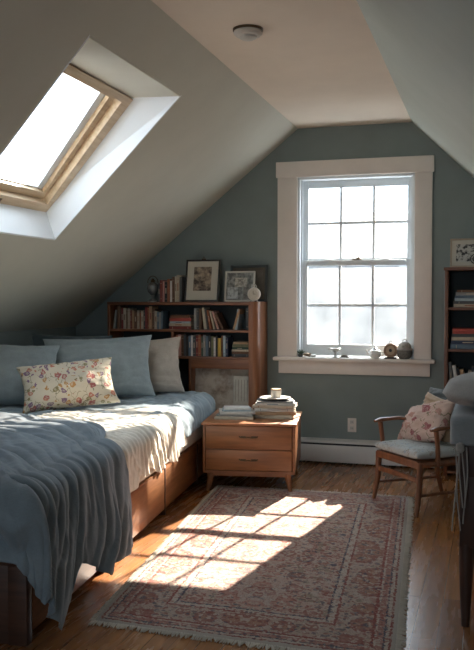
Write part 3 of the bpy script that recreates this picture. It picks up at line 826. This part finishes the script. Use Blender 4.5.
put_book(book_mesh(.022, .14, .17, 'dark grey'), Matrix.Translation((-1.833 - .004, BY + .035, 1.0505)), "dark grey upright book against the bookcase's rounded end, upper shelf", 'two leaning books')
sp = [(.020, .165, 'rust', 0), (.024, .17, 'pink', 0), (.018, .165, 'brown', 0), (.022, .17, 'dark grey', 0), (.016, .15, 'black', 0), (.022, .16, 'slate blue', 0), (.016, .165, 'white', 0), (.022, .155, 'dark grey', 0), (.018, .165, 'dark red', 0),
      (.024, .17, 'rust', 0), (.016, .155, 'dark green', 0), (.020, .17, 'grey', 0), (.020, .16, 'slate blue', 0), (.022, .168, 'black', 0), (.020, .16, 'olive', 0), (.016, .15, 'white', 0), (.018, .16, 'black', 0), (.026, .145, 'mustard', 0), (.014, .165, 'brown', 0), (.020, .165, 'pale blue', 0), (.018, .15, 'navy', 0)]
book_row(-2.420, BY + .03, .8385, sp, "on low bookcase's lower shelf", "books on the bookcase's lower shelf")
book_stack(-1.885, BY + .125, .8385, [(.022, .145, .16, 'dark grey'), (.020, .14, .16, 'brown'), (.014, .145, .16, 'cream'), (.018, .13, .15, 'dark green'), (.022, .135, .16, 'olive'), (.018, .12, .15, 'tan')], "in pile, low bookcase's lower shelf", 'stacked books on the lower shelf', jit=2)

# leaning art in the bottom opening
def framed(name, label, loc, w, h, lean, rz, fw, fd, fmat, matw, matmat, picmat, cat='picture', matfn=None):
    o = thing(name, label, cat, loc, rz)
    T = Matrix.Rotation(-lean, 4, 'X')
    b = BM()
    for lo_, hi_ in [((-w / 2, -fd, 0), (-w / 2 + fw, 0, h)), ((w / 2 - fw, -fd, 0), (w / 2, 0, h)), ((-w / 2 + fw, -fd, 0), (w / 2 - fw, 0, fw)), ((-w / 2 + fw, -fd, h - fw), (w / 2 - fw, 0, h))]:
        box(b, lo_, hi_, .002, mtx=T)
    finish('frame', b, fmat, o)
    bxo('mat_board', (-w / 2 + fw, -fd * .55, fw), (w / 2 - fw, -.002, h - fw), matmat, o, 0, T)
    bxo('print', (-w / 2 + fw + matw[0], -fd * .55 - .0015, fw + matw[1]), (w / 2 - fw - matw[0], -fd * .55 + .001, h - fw - matw[2]), picmat, o, 0, T)
    return o, T
M_sepia = print_mat('sepia_photograph', (.42, .33, .24), (.035, .022, .016), 16, .52, .12)
M_collage = print_mat('grey_photo_collage', (.30, .31, .29), (.08, .085, .08), 22, .5, .1)
# sketch panel and card under the valance
sk = thing('sketch_panel', 'unframed beige panel with brown smudged sketch under the bookcase shelf', 'artwork', (-2.04, BY + .075, .3505))
b = BM(); n1 = 24; Gf = []
for side in (0, 1):
    g = []
    for j in range(n1 + 1):
        row = []
        for i in range(n1 + 1):
            x, z = (i / n1 - .5) * .475, j / n1 * .385
            y = (.028 * (z / .385)) + .010 * ns(x * 9, z * 9, 2) + (.006 if side else 0) + .006 * max(0, ridge(ns(x * 16, z * 12, 5)))
            row.append(b.verts.new((x, y, z)))
        g.append(row)
    Gf.append(g)
for g in Gf:
    for j in range(n1):
        for i in range(n1): b.faces.new((g[j][i], g[j][i + 1], g[j + 1][i + 1], g[j + 1][i]))
pm = print_mat('brown_sketch', (.46, .40, .33), (.17, .115, .08), 6.5, .42, .10)
finish('sheet', b, pm, sk)
cd = thing('notice_card', 'pale lined card standing at the right end under the bookcase shelf', 'card', (-1.875, BY + .035, .3505))
b = BM(); box(b, (-.068, 0, 0), (.068, .006, .335), .002, mtx=Matrix.Rotation(radians(-3), 4, 'X')); finish('card', b, plain('lined_card', (.46, .44, .39), .8, .1, 30, 0), cd)
b = BM()
for k in range(5): box(b, (-.05 + k * .024, -.002, .14), (-.047 + k * .024, .001, .31), mtx=Matrix.Rotation(radians(-3), 4, 'X'))
finish('ruled_lines', b, plain('grey_ink', (.16, .15, .14), .8, .1, 30, 0), cd)

# things on the bookcase top (z = 1.2685)
TZ = 1.2685
sp = [(.018, .15, 'dark grey', 0), (.020, .175, 'dark red', 0), (.016, .165, 'pink', 0), (.024, .16, 'black', 0), (.020, .185, 'rust', 0), (.016, .17, 'white', 0), (.022, .20, 'brown', 0), (.018, .205, 'cream', 0), (.022, .215, 'beige', 0), (.016, .20, 'dark grey', 0)]
book_row(-2.585, BY + .06, TZ, sp, 'in the row atop the bookcase', 'books on top of the bookcase')
o, T = framed('framed_picture', 'large black framed sepia picture with cream mat on top of the bookcase', (-2.225, BY + .10, TZ), .285, .345, radians(12), radians(2), .014, .016, M_black, (.055, .075, .045), M_mat, M_sepia)
b = BM(); box(b, (-.018, -.004, .345), (.018, 0, .355), .003, mtx=T); tube(b, [T @ Vector((-.010, -.002, .353)), T @ Vector((0, -.002, .372)), T @ Vector((.010, -.002, .353))], .003, 6); finish('hanger', b, M_brass, o)
o, T = framed('framed_picture', 'dark wooden board frame standing furthest back behind the white framed collage', (-1.865, BY + .205, TZ), .31, .295, radians(6), radians(-1), .02, .014, M_caseb, (.02, .02, .02), plain('umber_board', (.09, .075, .055), .7, .1, 12, 0), plain('umber_panel', (.11, .095, .075), .7, .2, 12, 0))
o, T = framed('framed_picture', 'white framed collage of small photographs beside the round white clock', (-1.915, BY + .12, TZ), .245, .245, radians(10), radians(1), .013, .018, plain('ivory_frame', (.50, .48, .43), .5, .05, 12, 0), (.004, .004, .004), M_collage, M_collage)
for x, z, w_, h_, c_ in ((-.055, .05, .085, .09, (.42, .44, .44)), (.01, .135, .10, .075, (.46, .43, .37)), (.062, .06, .06, .12, (.20, .19, .17))):
    bxo('photograph', (x - w_ / 2, -.0135, z - h_ / 2 + .02), (x + w_ / 2, -.0115, z + h_ / 2 + .02), print_mat('small_photo', c_, tuple(q * .3 for q in c_), 30, .45, .1), o, 0, T)
ck = thing('table_clock', 'round white twin-ring table clock at the right end of the bookcase top', 'clock', (-1.775, BY + .05, TZ))
b = BM(); lathe(b, [(.001, -.022), (.036, -.022), (.050, -.014), (.052, 0), (.050, .014), (.036, .022), (.001, .022)], 32, (0, 0, .062), axis='Y'); finish('body', b, M_ceramic, ck)
b = BM(); lathe(b, [(.001, -.0245), (.034, -.0245), (.036, -.022), (.001, -.0215)], 28, (0, 0, .062), axis='Y'); finish('dial', b, plain('ivory_dial', (.50, .46, .38), .5, .05, 20, 0), ck)
b = BM(); tube(b, [(.018 * cos(a), 0, .118 + .020 * sin(a)) for a in [pi * k / 10 for k in range(-1, 12)]], .0045, 8); finish('handle', b, M_silver, ck)
b = BM(); box(b, (-.0015, -.027, .060), (.0015, -.0245, .088)); box(b, (0, -.027, .0605), (.02, -.0245, .0635)); finish('hand', b, M_black, ck)
for s_ in (-1, 1):
    b = BM(); tube(b, [(s_ * .022, 0, .016), (s_ * .03, 0, .001)], [.006, .004], 8); finish('foot', b, M_silver, ck)
lp = thing('oil_lamp', 'small silver oil lamp with round glass globe at the left on the bookcase top', 'lamp', (-2.650, BY + .12, TZ))
b = BM(); lathe(b, [(.042, 0), (.042, .006), (.018, .02), (.012, .04), (.02, .055), (.001, .058)], 24); finish('base', b, M_silver, lp)
b = BM(); lathe(b, [(.012, .055), (.040, .08), (.048, .11), (.040, .14), (.014, .16), (.001, .162)], 24); finish('globe', b, plain('smoked_glass', (.20, .21, .21), .15, .1, 20, 0, .3), lp)
b = BM(); tube(b, [(.045 * cos(a), 0, .155 + .055 * sin(a)) for a in [pi * k / 12 for k in range(0, 13)]], .003, 8); lathe(b, [(.016, .160), (.018, .175), (.006, .19)], 16); finish('handle', b, M_brass, lp)

# ------------------------------------------------------------------ nightstand
NA = radians(9)
nsd = thing('nightstand', 'low teak nightstand with two drawers and short tapered legs beside the bed', 'nightstand', (-1.548, 5.443, 0), NA)
nw, nd_, nz0, nz1 = .625, .66, .125, .448
b = BM()
box(b, (-nw / 2 + .002, .012, nz0), (-nw / 2 + .020, nd_, nz1), .003); box(b, (nw / 2 - .020, .012, nz0), (nw / 2 - .002, nd_, nz1), .003)
box(b, (-nw / 2 + .02, .012, nz0), (nw / 2 - .02, nd_, nz0 + .018)); box(b, (-nw / 2 + .02, nd_ - .01, nz0), (nw / 2 - .02, nd_, nz1)); box(b, (-nw / 2 + .02, .016, .286), (nw / 2 - .02, nd_ - .01, .292))
finish('carcass', b, M_ns, nsd)
bxo('top', (-nw / 2 - .006, -.006, nz1), (nw / 2 + .008, nd_ + .004, nz1 + .018), M_nstop, nsd, .005)
for z0, z1 in ((.147, .284), (.294, .444)):
    dr = bxo('drawer', (-nw / 2 + .023, .002, z0), (nw / 2 - .023, .40, z1), M_ns, nsd, .003)
    b = BM(); zc = (z0 + z1) / 2 + .004
    tube(b, [(-.062, .000, zc + .004), (-.055, -.010, zc - .001), (-.02, -.014, zc - .005), (0, -.014, zc - .0), (.02, -.014, zc - .005), (.055, -.010, zc - .001), (.062, .000, zc + .004)], [.0035, .004, .003, .0045, .003, .004, .0035], 8)
    for s_ in (-1, 1): box(b, (s_ * .035 - .018, -.003, zc - .004), (s_ * .035 + .018, .003, zc + .006), .002)
    finish('handle', b, M_brass, dr)
b = BM(); box(b, (-nw / 2 + .03, .03, nz0 - .022), (nw / 2 - .03, .05, nz0)); finish('apron', b, M_ns, nsd)
for sx in (-1, 1):
    for y0, sy in ((.05, -1), (nd_ - .05, 1)):
        b = BM(); x0 = sx * (nw / 2 - .055)
        tube(b, [(x0, y0, nz0), (x0 + sx * .012, y0 + sy * .012, .06), (x0 + sx * .022, y0 + sy * .020, 0)], [.024, .019, .012], 14); finish('leg', b, M_ns, nsd)
NF = Matrix.Translation((-1.548, 5.443, 0)) @ Matrix.Rotation(NA, 4, 'Z')
NZ = nz1 + .0185
# left pile: papers and magazines
pw = "in the nightstand's left pile"
book_stack(-.115, .27, NZ, [(.020, .27, .26, 'beige'), (.014, .25, .22, 'grey'), (.016, .24, .21, 'white'), (.010, .20, .17, 'pale blue'), (.010, .18, .15, 'white')], pw, 'magazines on the nightstand', jit=14, frame=NF, name='magazine', noun='magazine')
zt = book_stack(.150, .33, NZ, [(.026, .27, .21, 'cream'), (.022, .285, .22, 'tan'), (.022, .27, .20, 'white'), (.020, .285, .22, 'beige'), (.014, .27, .20, 'white'), (.012, .25, .19, 'grey')], "in the nightstand's tall right pile", 'tall pile of books on the nightstand', jit=7, frame=NF)
q = NF @ Vector((.15, .33, zt))
pl = thing('plate', 'dark rimmed shallow plate on top of the tall book pile, under the cup', 'plate', q)
b = BM(); lathe(b, [(.05, 0), (.07, .003), (.108, .014), (.110, .017), (.104, .016), (.066, .006), (.001, .005)], 36); finish('dish', b, plain('dark_stoneware', (.09, .085, .08), .4, .15, 20, 0), pl)
b = BM(); lathe(b, [(.100, .0155), (.110, .0172), (.111, .019), (.100, .0175)], 36); finish('rim', b, M_whitecer, pl)
cup = thing('cup', 'small cream ceramic cup standing on the plate above the book pile', 'cup', q + Vector((.005, 0, .0055)))
b = BM(); lathe(b, [(.022, 0), (.032, .004), (.036, .03), (.036, .072), (.033, .072), (.032, .03), (.026, .008), (.001, .008)], 28); finish('bowl', b, M_ceramic, cup)
b = BM(); lathe(b, [(.0365, .062), (.0372, .067), (.0365, .072)], 28); finish('rim_band', b, M_tan, cup)

# ------------------------------------------------------------------ things on the window sill
SZ = .8325; SY = D - .02
def sill(name, label, cat, x, y=None):
    o = thing(name, label, cat, (x, SY if y is None else y, SZ)); o.scale = (1.15, 1.15, 1.18); return o
o = sill('potted_succulent', 'tiny dark green succulent in a low pot at the far left of the sill', 'plant', -1.455)
b = BM(); lathe(b, [(.014, 0), (.020, .018), (.017, .018), (.001, .015)], 16); finish('pot', b, plain('dark_pot', (.06, .07, .07), .5, .1, 20, 0), o)
b = BM()
for k in range(11):
    a = k * 2.4; r = .006 + .0016 * k; tube(b, [(0, 0, .015), (r * cos(a), r * sin(a), .032), (1.7 * r * cos(a), 1.7 * r * sin(a), .052 - .0015 * k)], [.003, .005, .001], 6)
finish('leaves', b, plain('succulent_green', (.05, .09, .06), .6, .2, 20, 0), o)
o = sill('seashell', 'small brown spiral seashell right of the succulent on the sill', 'shell', -1.405)
b = BM(); tube(b, [(.020 * (1 - k / 26) * cos(k * .62), .014 * (1 - k / 26) * sin(k * .62), .014 + .0006 * k) for k in range(24)], [.013 * (1 - k / 26) for k in range(24)], 10); finish('spiral', b, plain('brown_shell', (.26, .19, .12), .4, .2, 60, .1), o)
o = sill('pebble', 'smooth pale pebble between the shell and the cup on the sill', 'pebble', -1.352)
b = BM(); bmesh.ops.create_icosphere(b, subdivisions=3, radius=1)
for v in b.verts: v.co = Vector((v.co.x * .024, v.co.y * .016, v.co.z * .010 + .0100)) * (1 + .06 * ns(v.co.x * 3, v.co.y * 3))
finish('stone', b, M_whitecer, o)
o = sill('footed_bowl', 'little silver footed bowl near the middle of the sill', 'bowl', -1.175)
b = BM(); lathe(b, [(.030, 0), (.026, .006), (.008, .014), (.007, .030), (.024, .042), (.036, .062), (.034, .063), (.02, .046), (.001, .040)], 24); finish('bowl', b, M_silver, o)
b = BM(); tube(b, [(-.034, 0, .06), (-.048, 0, .055), (-.044, 0, .042), (-.028, 0, .044)], .003, 6); finish('handle', b, M_silver, o)
o = sill('seashell', 'low grey scallop shell beside the silver footed bowl on the sill', 'shell', -1.105)
b = BM(); 
nS = 18; ring_ = []
for j in range(7):
    ring_.append([b.verts.new(((.004 + .027 * j / 6) * cos(pi * k / nS) * (1 + .05 * cos(k * pi)), (.002 + .020 * j / 6) * sin(pi * k / nS), .002 + .016 * (1 - (j / 6) ** 2) + .0015 * cos(k * pi))) for k in range(nS + 1)])
for r0, r1 in zip(ring_, ring_[1:]):
    for k in range(nS): b.faces.new((r0[k], r0[k + 1], r1[k + 1], r1[k]))
sc_ = finish('scallop', b, plain('grey_shell', (.32, .30, .27), .5, .2, 60, .1), o); sc_.modifiers.new('t', 'SOLIDIFY').thickness = .003
o = sill('teapot', 'small white teapot with knobbed lid left of the brown clock on the sill', 'teapot', -.865)
b = BM(); lathe(b, [(.022, 0), (.036, .012), (.042, .032), (.034, .052), (.018, .060), (.001, .061)], 24); finish('body', b, M_whitecer, o)
b = BM(); lathe(b, [(.020, .060), (.016, .068), (.005, .072), (.009, .082), (.001, .088)], 20); finish('lid', b, M_silver, o)
b = BM(); tube(b, [(-.036, 0, .028), (-.052, 0, .038), (-.060, 0, .056)], [.009, .007, .005], 10); finish('spout', b, M_whitecer, o)
b = BM(); tube(b, [(.036, 0, .046), (.056, 0, .044), (.056, 0, .022), (.038, 0, .016)], .004, 8); finish('handle', b, M_whitecer, o)
o = sill('mantel_clock', 'round brown wooden clock with dark centre between teapot and grey jar', 'clock', -.745)
b = BM(); box(b, (-.040, -.020, 0), (.040, .020, .010), .003); finish('base', b, M_desk, o)
b = BM(); lathe(b, [(.001, -.020), (.042, -.020), (.048, -.012), (.048, .012), (.042, .018), (.001, .018)], 30, (0, 0, .055), axis='Y'); finish('case', b, wood('clock_oak', (.20, .11, .06), (.34, .21, .12), 'X', .4, 4), o)
b = BM(); lathe(b, [(.001, -.0225), (.026, -.0225), (.030, -.0195), (.001, -.0190)], 26, (0, 0, .055), axis='Y'); finish('dial', b, plain('tan_dial', (.40, .30, .20), .5, .1, 40, 0), o)
b = BM(); lathe(b, [(.001, -.0245), (.010, -.0245), (.011, -.0220), (.001, -.0220)], 16, (0, 0, .055), axis='Y'); finish('hub', b, M_black, o)
b = BM(); tube(b, [(.010 * cos(a), 0, .106 + .010 * sin(a)) for a in [2 * pi * k / 12 for k in range(12)]] + [(.010, 0, .106)], .0022, 6); finish('loop', b, M_brass, o)
o = sill('lidded_jar', 'grey woven jar with pale rope band at the right end of the sill', 'jar', -.640)
b = BM(); lathe(b, [(.030, 0), (.046, .014), (.052, .040), (.048, .062), (.001, .064)], 28); finish('bowl', b, plain('grey_weave', (.17, .16, .14), .8, .35, 90, .4), o)
b = BM(); tube(b, [(.050 * cos(a), .050 * sin(a), .063) for a in [2 * pi * k / 24 for k in range(25)]], .006, 8); finish('rope_band', b, M_string, o)
b = BM(); lathe(b, [(.047, .064), (.042, .090), (.026, .108), (.001, .114)], 28); finish('lid', b, plain('grey_lid_weave', (.27, .25, .22), .8, .3, 90, .4), o)
b = BM(); tube(b, [(.016 * cos(a), 0, .112 + .014 * sin(a)) for a in [pi * k / 8 for k in range(9)]], .003, 6); finish('handle', b, M_brass, o)

# ------------------------------------------------------------------ right bookcase
RX0, RX1, RY, RYB = -.330, .43, 6.36, 6.64
rb = thing('bookcase', 'tall dark wooden bookcase in the right corner beside the window', 'bookcase', ((RX0 + RX1) / 2, (RY + RYB) / 2, 0))
def rbp(name, lo, hi, m, bev=.003):
    c = rb.location; return bxo(name, [lo[0] - c.x, lo[1] - c.y, lo[2]], [hi[0] - c.x, hi[1] - c.y, hi[2]], m, rb, bev)
M_rc = wood('red_brown_case_wood', (.11, .045, .026), (.20, .085, .045), 'X', .45); M_rcz = wood('red_brown_upright_wood', (.11, .045, .026), (.20, .085, .045), 'Z', .45)
rbp('top_board', (RX0 - .008, RY - .008, 1.500), (RX1 + .008, RYB, 1.522), M_rc)
for z in (1.232, .930, .57, .30, .04): rbp('shelf', (RX0 + .02, RY + .004, z - .02), (RX1 - .02, RYB - .01, z), M_rc)
rbp('side_panel', (RX0, RY, 0), (RX0 + .026, RYB, 1.50), M_rcz); rbp('side_panel', (RX1 - .026, RY, 0), (RX1, RYB, 1.50), M_rcz)
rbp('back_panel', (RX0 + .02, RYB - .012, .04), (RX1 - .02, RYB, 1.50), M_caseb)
book_stack(-.135, RY + .10, 1.2325, [(.024, .26, .17, 'beige'), (.020, .27, .17, 'dark grey'), (.022, .25, .17, 'pale blue'), (.018, .25, .17, 'slate blue'), (.022, .24, .17, 'grey'), (.018, .22, .16, 'brown')], "in pile, right bookcase top shelf", "stacked books, right bookcase top shelf", jit=2)
book_stack(-.150, RY + .10, .9305, [(.034, .28, .17, 'slate blue'), (.026, .27, .17, 'navy'), (.026, .26, .17, 'beige'), (.022, .26, .17, 'dark grey'), (.038, .25, .17, 'red')], "in pile, right bookcase middle shelf", "stacked books, right bookcase middle shelf", jit=2)
sp = [(.02, .26, 'grey', -4), (.024, .24, 'white', -9), (.02, .22, 'black', -9), (.026, .21, 'tan', -9), (.022, .20, 'beige', 0), (.026, .23, 'dark grey', 0), (.022, .21, 'cream', 0), (.024, .22, 'brown', 0), (.02, .2, 'rust', 0), (.02, .2, 'beige', 0)]
book_row(-.302, RY + .03, .5705, sp, "on the right bookcase's lower shelf", "upright books in the right bookcase")
o, T = framed('framed_picture', 'pale framed black and white picture standing on the tall right bookcase', (-.165, RY + .12, 1.5225), .27, .215, radians(8), radians(-2), .013, .016, plain('pale_wood_frame', (.34, .27, .20), .5, .1, 12, 0), (.03, .03, .03), M_mat, print_mat('ink_picture', (.46, .45, .41), (.02, .02, .022), 26, .46, .05))
b = BM(); 
for rr_, r2 in ((.034, .026), (.018, .010)):
    tube(b, [T @ Vector((.045 + rr_ * cos(a), -.0125, .062 + rr_ * sin(a))) for a in [2 * pi * k / 20 for k in range(21)]], .004, 6)
finish('drawn_rings', b, M_black, o)

# ------------------------------------------------------------------ armchair
CC = Vector((-.56, 5.31, 0)); FD = Vector((-.77, -.64, 0)).normalized()
CR = atan2(FD.y, FD.x) + pi / 2      # local -Y is forward
ch = thing('armchair', 'small wooden armchair with faded floral seat beside the right bookcase', 'chair', CC, CR)
hw = .225
def cseg(name, pts, rad, flat=1.0, seg=12):
    b = BM(); tube(b, pts, rad, seg, flat=flat); return finish(name, b, M_chair, ch)
zs = .315
# local coordinates: x = right of the sitter's left..., front at y=0, back at y=+.46
for sx in (-1, 1):
    ab = .09 if sx > 0 else 0
    cseg('leg', [(sx * hw, 0.02, zs), (sx * hw * 1.0, .012, .15), (sx * (hw + .012), -.012, 0)], [.021, .018, .012])
    cseg('leg', [(sx * (hw - .03), .44, zs), (sx * (hw - .03), .455, .14), (sx * (hw - .02), .50, 0)], [.019, .017, .012])
    cseg('back_post', [(sx * (hw - .03), .44, zs - .02), (sx * (hw - .03), .46, .42), (sx * (hw - .03), .50, .58), (sx * (hw - .04), .54, .68)], [.019, .017, .016, .013])
    cseg('arm_post', [(sx * (hw + .0), .055 + ab, zs - .02), (sx * (hw + .008), .050 + ab, .40), (sx * (hw + .010), .035 + ab, .505)], [.018, .014, .016])
    cseg('armrest', [(sx * (hw + .012), -.005 + ab, .508), (sx * (hw + .014), .04 + ab, .516), (sx * (hw + .012), .16 + ab * .6, .520), (sx * (hw - .004), .32, .505), (sx * (hw - .022), .485, .515)], [.014, .024, .021, .018, .015], flat=.55)
    cseg('stretcher', [(sx * hw, .02, .12), (sx * (hw - .03), .45, .12)], .010)
b = BM()
box(b, (-hw, .0, zs - .035), (hw, .026, zs + .012), .005); box(b, (-hw + .03, .43, zs - .035), (hw - .03, .455, zs + .012), .005)
for sx in (-1, 1):
    tube(b, [(sx * hw, .01, zs - .012), (sx * (hw - .03), .45, zs - .012)], .020, 8)
box(b, (-hw + .01, .01, zs - .005), (hw - .01, .44, zs + .008), .004)
finish('seat_frame', b, M_chair, ch)
b = BM(); box(b, (-hw, .004, .195), (hw, .020, .228), .005); finish('stretcher', b, M_chair, ch)
b = BM(); tube(b, [(-hw + .04, .53, .67), (-.10, .55, .70), (.10, .55, .70), (hw - .04, .53, .67)], [.022, .026, .026, .022], 12, flat=1.4); finish('top_rail', b, M_chair, ch)
for x in (-.12, -.04, .04, .12):
    b = BM(); tube(b, [(x, .44, zs), (x, .48, .45), (x, .54, .67)], .010, 8, flat=.6); finish('back_slat', b, M_chair, ch)
b = BM()
n = 26; gr = [[], []]
for sgn in (0, 1):
    for j in range(n + 1):
        row = []
        for i in range(n + 1):
            x, y = -cos(pi * i / n), -cos(pi * j / n)
            k = (max(0, 1 - x ** 4) * max(0, 1 - y ** 4)) ** .30
            X = x * (hw + .010 - .022 * (y * .5 + .5)); Y = .215 + y * .225
            Z = zs + .040 + (.042 * k + .010 * k * ns(x * 2, y * 2, 4) if sgn else -.031 * k)
            row.append((X, Y, Z))
        gr[sgn].append(row)
V0 = [[b.verts.new(p) for p in r] for r in gr[0]]
V1 = [[(V0[j][i] if i in (0, n) or j in (0, n) else b.verts.new(gr[1][j][i])) for i in range(n + 1)] for j in range(n + 1)]
for g in (V0, V1):
    for j in range(n):
        for i in range(n): b.faces.new((g[j][i], g[j][i + 1], g[j + 1][i + 1], g[j + 1][i]))
finish('seat_cushion', b, M_seat, ch, True, 180)
CF = Matrix.Translation(CC) @ Matrix.Rotation(CR, 4, 'Z')
def cpil(*a, **k):
    o = pillow(*a, **k); o.matrix_world = CF @ o.matrix_world; return o
cpil('cushion', M_slateround, 'rounded slate grey cushion at the back of the armchair, behind the tan one', .42, .33, .09, (-.11, .425, .375), 0, R_(10), R_(0), 21, .02, cat='cushion')
cpil('cushion', M_tan, 'crumpled tan canvas cushion between the grey and the pink floral cushions', .38, .295, .11, (-.10, .34, .375), R_(-3), R_(13), R_(5), 25, .09, cat='cushion')
cpil('cushion', M_pinkfloral, 'pink floral cushion leaning in front on the armchair seat', .44, .30, .14, (-.05, .19, .380), R_(-6), R_(34), R_(-16), 29, .06, cat='cushion')

# ------------------------------------------------------------------ draped stand in the right foreground
tb = thing('side_table', 'dark wooden cabinet table draped in grey cloth at the right edge', 'table', (.14, 3.72, 0))
tx0, tx1, ty0, ty1, tz = -.275, .32, -.30, .33, .835
b = BM(); box(b, (tx0 + .02, ty0 + .02, .32), (tx1 - .02, ty1 - .02, tz - .02), .004); finish('body', b, M_desk, tb)
bxo('top', (tx0, ty0, tz - .02), (tx1, ty1, tz), M_desk, tb, .006)
bxo('drawer', (tx0 + .05, ty0 + .008, .60), (tx1 - .05, ty0 + .03, .80), M_desk, tb, .004)
b = BM(); tube(b, [(-.03, ty0 - .002, .70), (-.02, ty0 - .018, .695), (.06, ty0 - .018, .695), (.07, ty0 - .002, .70)], .005, 8); finish('handle', b, M_silver, tb)
for x in (tx0 + .045, tx1 - .045):
    for y in (ty0 + .045, ty1 - .045):
        b = BM(); tube(b, [(x, y, .33), (x, y, .15), (x, y, 0)], [.028, .024, .016], 12); finish('leg', b, M_desk, tb)
# cloth over the table
def tablecloth():
    b = BM(); hx, hy = (tx1 - tx0) / 2 + .016, (ty1 - ty0) / 2 + .016; cx_, cy_ = (tx0 + tx1) / 2, (ty0 + ty1) / 2
    nA = 160; prof = [0, .3, .6, .85, .95, 1.0]; Gc = []
    levels = [('t', f) for f in prof] + [('h', h) for h in (.010, .022, .036, .05, .065, .08, .092, .102)]
    for kind, f in levels:
        row = []
        for k in range(nA):
            a = 2 * pi * k / nA; ca, sa = cos(a), sin(a); p_ = 24
            rr_ = (abs(ca) ** p_ + abs(sa) ** p_) ** (-1 / p_)
            ux, uy = ca * rr_, sa * rr_
            if kind == 't': P_ = (cx_ + ux * hx * f, cy_ + uy * hy * f, tz + .004 + .003 * ns(ux * 4 * f, uy * 4 * f) - (.006 if f == 1 else 0))
            else:
                out = 1 + (.008 + .14 * f) * (.25 + .5 * sin(a * 11 + 2 * ns(ca * 2, sa * 2))) * .9
                P_ = (cx_ + ux * hx * max(1.01, out), cy_ + uy * hy * max(1.01, out), tz - f * 1.0 - .004)
            row.append(b.verts.new(P_))
        Gc.append(row)
    for r0, r1 in zip(Gc[1:], Gc[2:]):
        for k in range(nA): b.faces.new((r0[k], r0[(k + 1) % nA], r1[(k + 1) % nA], r1[k]))
    b.faces.new(Gc[1]); bmesh.ops.delete(b, geom=Gc[0], context='VERTS')
    o = finish('tablecloth', b, M_grey2, None, True, 180); o.location = tb.location
    o.modifiers.new('t', 'SOLIDIFY').thickness = .003
    return tag(o, 'blue grey linen cloth draped over the dark table at the right edge', 'tablecloth')
tablecloth()
# tassels hanging from the cloth's left front corner
tt = thing('corded_tassel', 'bundle of white knotted cords hanging down the table corner at the right edge', 'tassel', (.14 + tx0 + .022, 3.72 + ty0 - .004, .61))
for k in range(6):
    b = BM(); x0 = -.02 + .008 * k; rr = random.Random(k)
    pts = [(x0 + .008 * sin(z * 14 + k * 1.3), -.02 + .006 * cos(z * 11 + k), .115 - z) for z in [i * .03 for i in range(int(9 + 4 * rr.random()))]]
    tube(b, pts, .0026, 6); finish('cord', b, M_string, tt)
b = BM(); lathe(b, [(.006, .09), (.016, .10), (.016, .125), (.006, .13)], 12, (0, -.018, 0)); finish('knot', b, M_string, tt)
# soft bolster on top
def bolster():
    b = BM(); nA, nB = 40, 26; G = []
    for j in range(nB + 1):
        v = -1 + 2 * j / nB; row = []
        for i in range(nA):
            a = 2 * pi * i / nA
            e = (max(0, 1 - abs(v) ** 3.2)) ** .42
            y = cos(a) * .30 * (.25 + .75 * e); z = sin(a) * .074 * e
            z = z * (1.15 if z > 0 else .85) + .062
            x = v * .335
            w = 1 + .05 * ns(v * 3, cos(a) * 2, sin(a) * 2) + .025 * max(0, ridge(ns(v * 7, cos(a) * 4, sin(a) * 4)))
            row.append(b.verts.new((x * (1 + .02 * ns(a, v * 3)), y * w, max(.0, z * w))))
        G.append(row)
    for r0, r1 in zip(G, G[1:]):
        for k in range(nA): b.faces.new((r0[k], r0[(k + 1) % nA], r1[(k + 1) % nA], r1[k]))
    b.faces.new(G[0]); b.faces.new(G[-1])
    o = finish('cushion', b, M_grey, None, True, 180); o.location = (.14, 3.72, tz + .0085)
    return tag(o, 'thick soft grey linen cushion lying on the draped table at the right edge', 'cushion')
bolster()
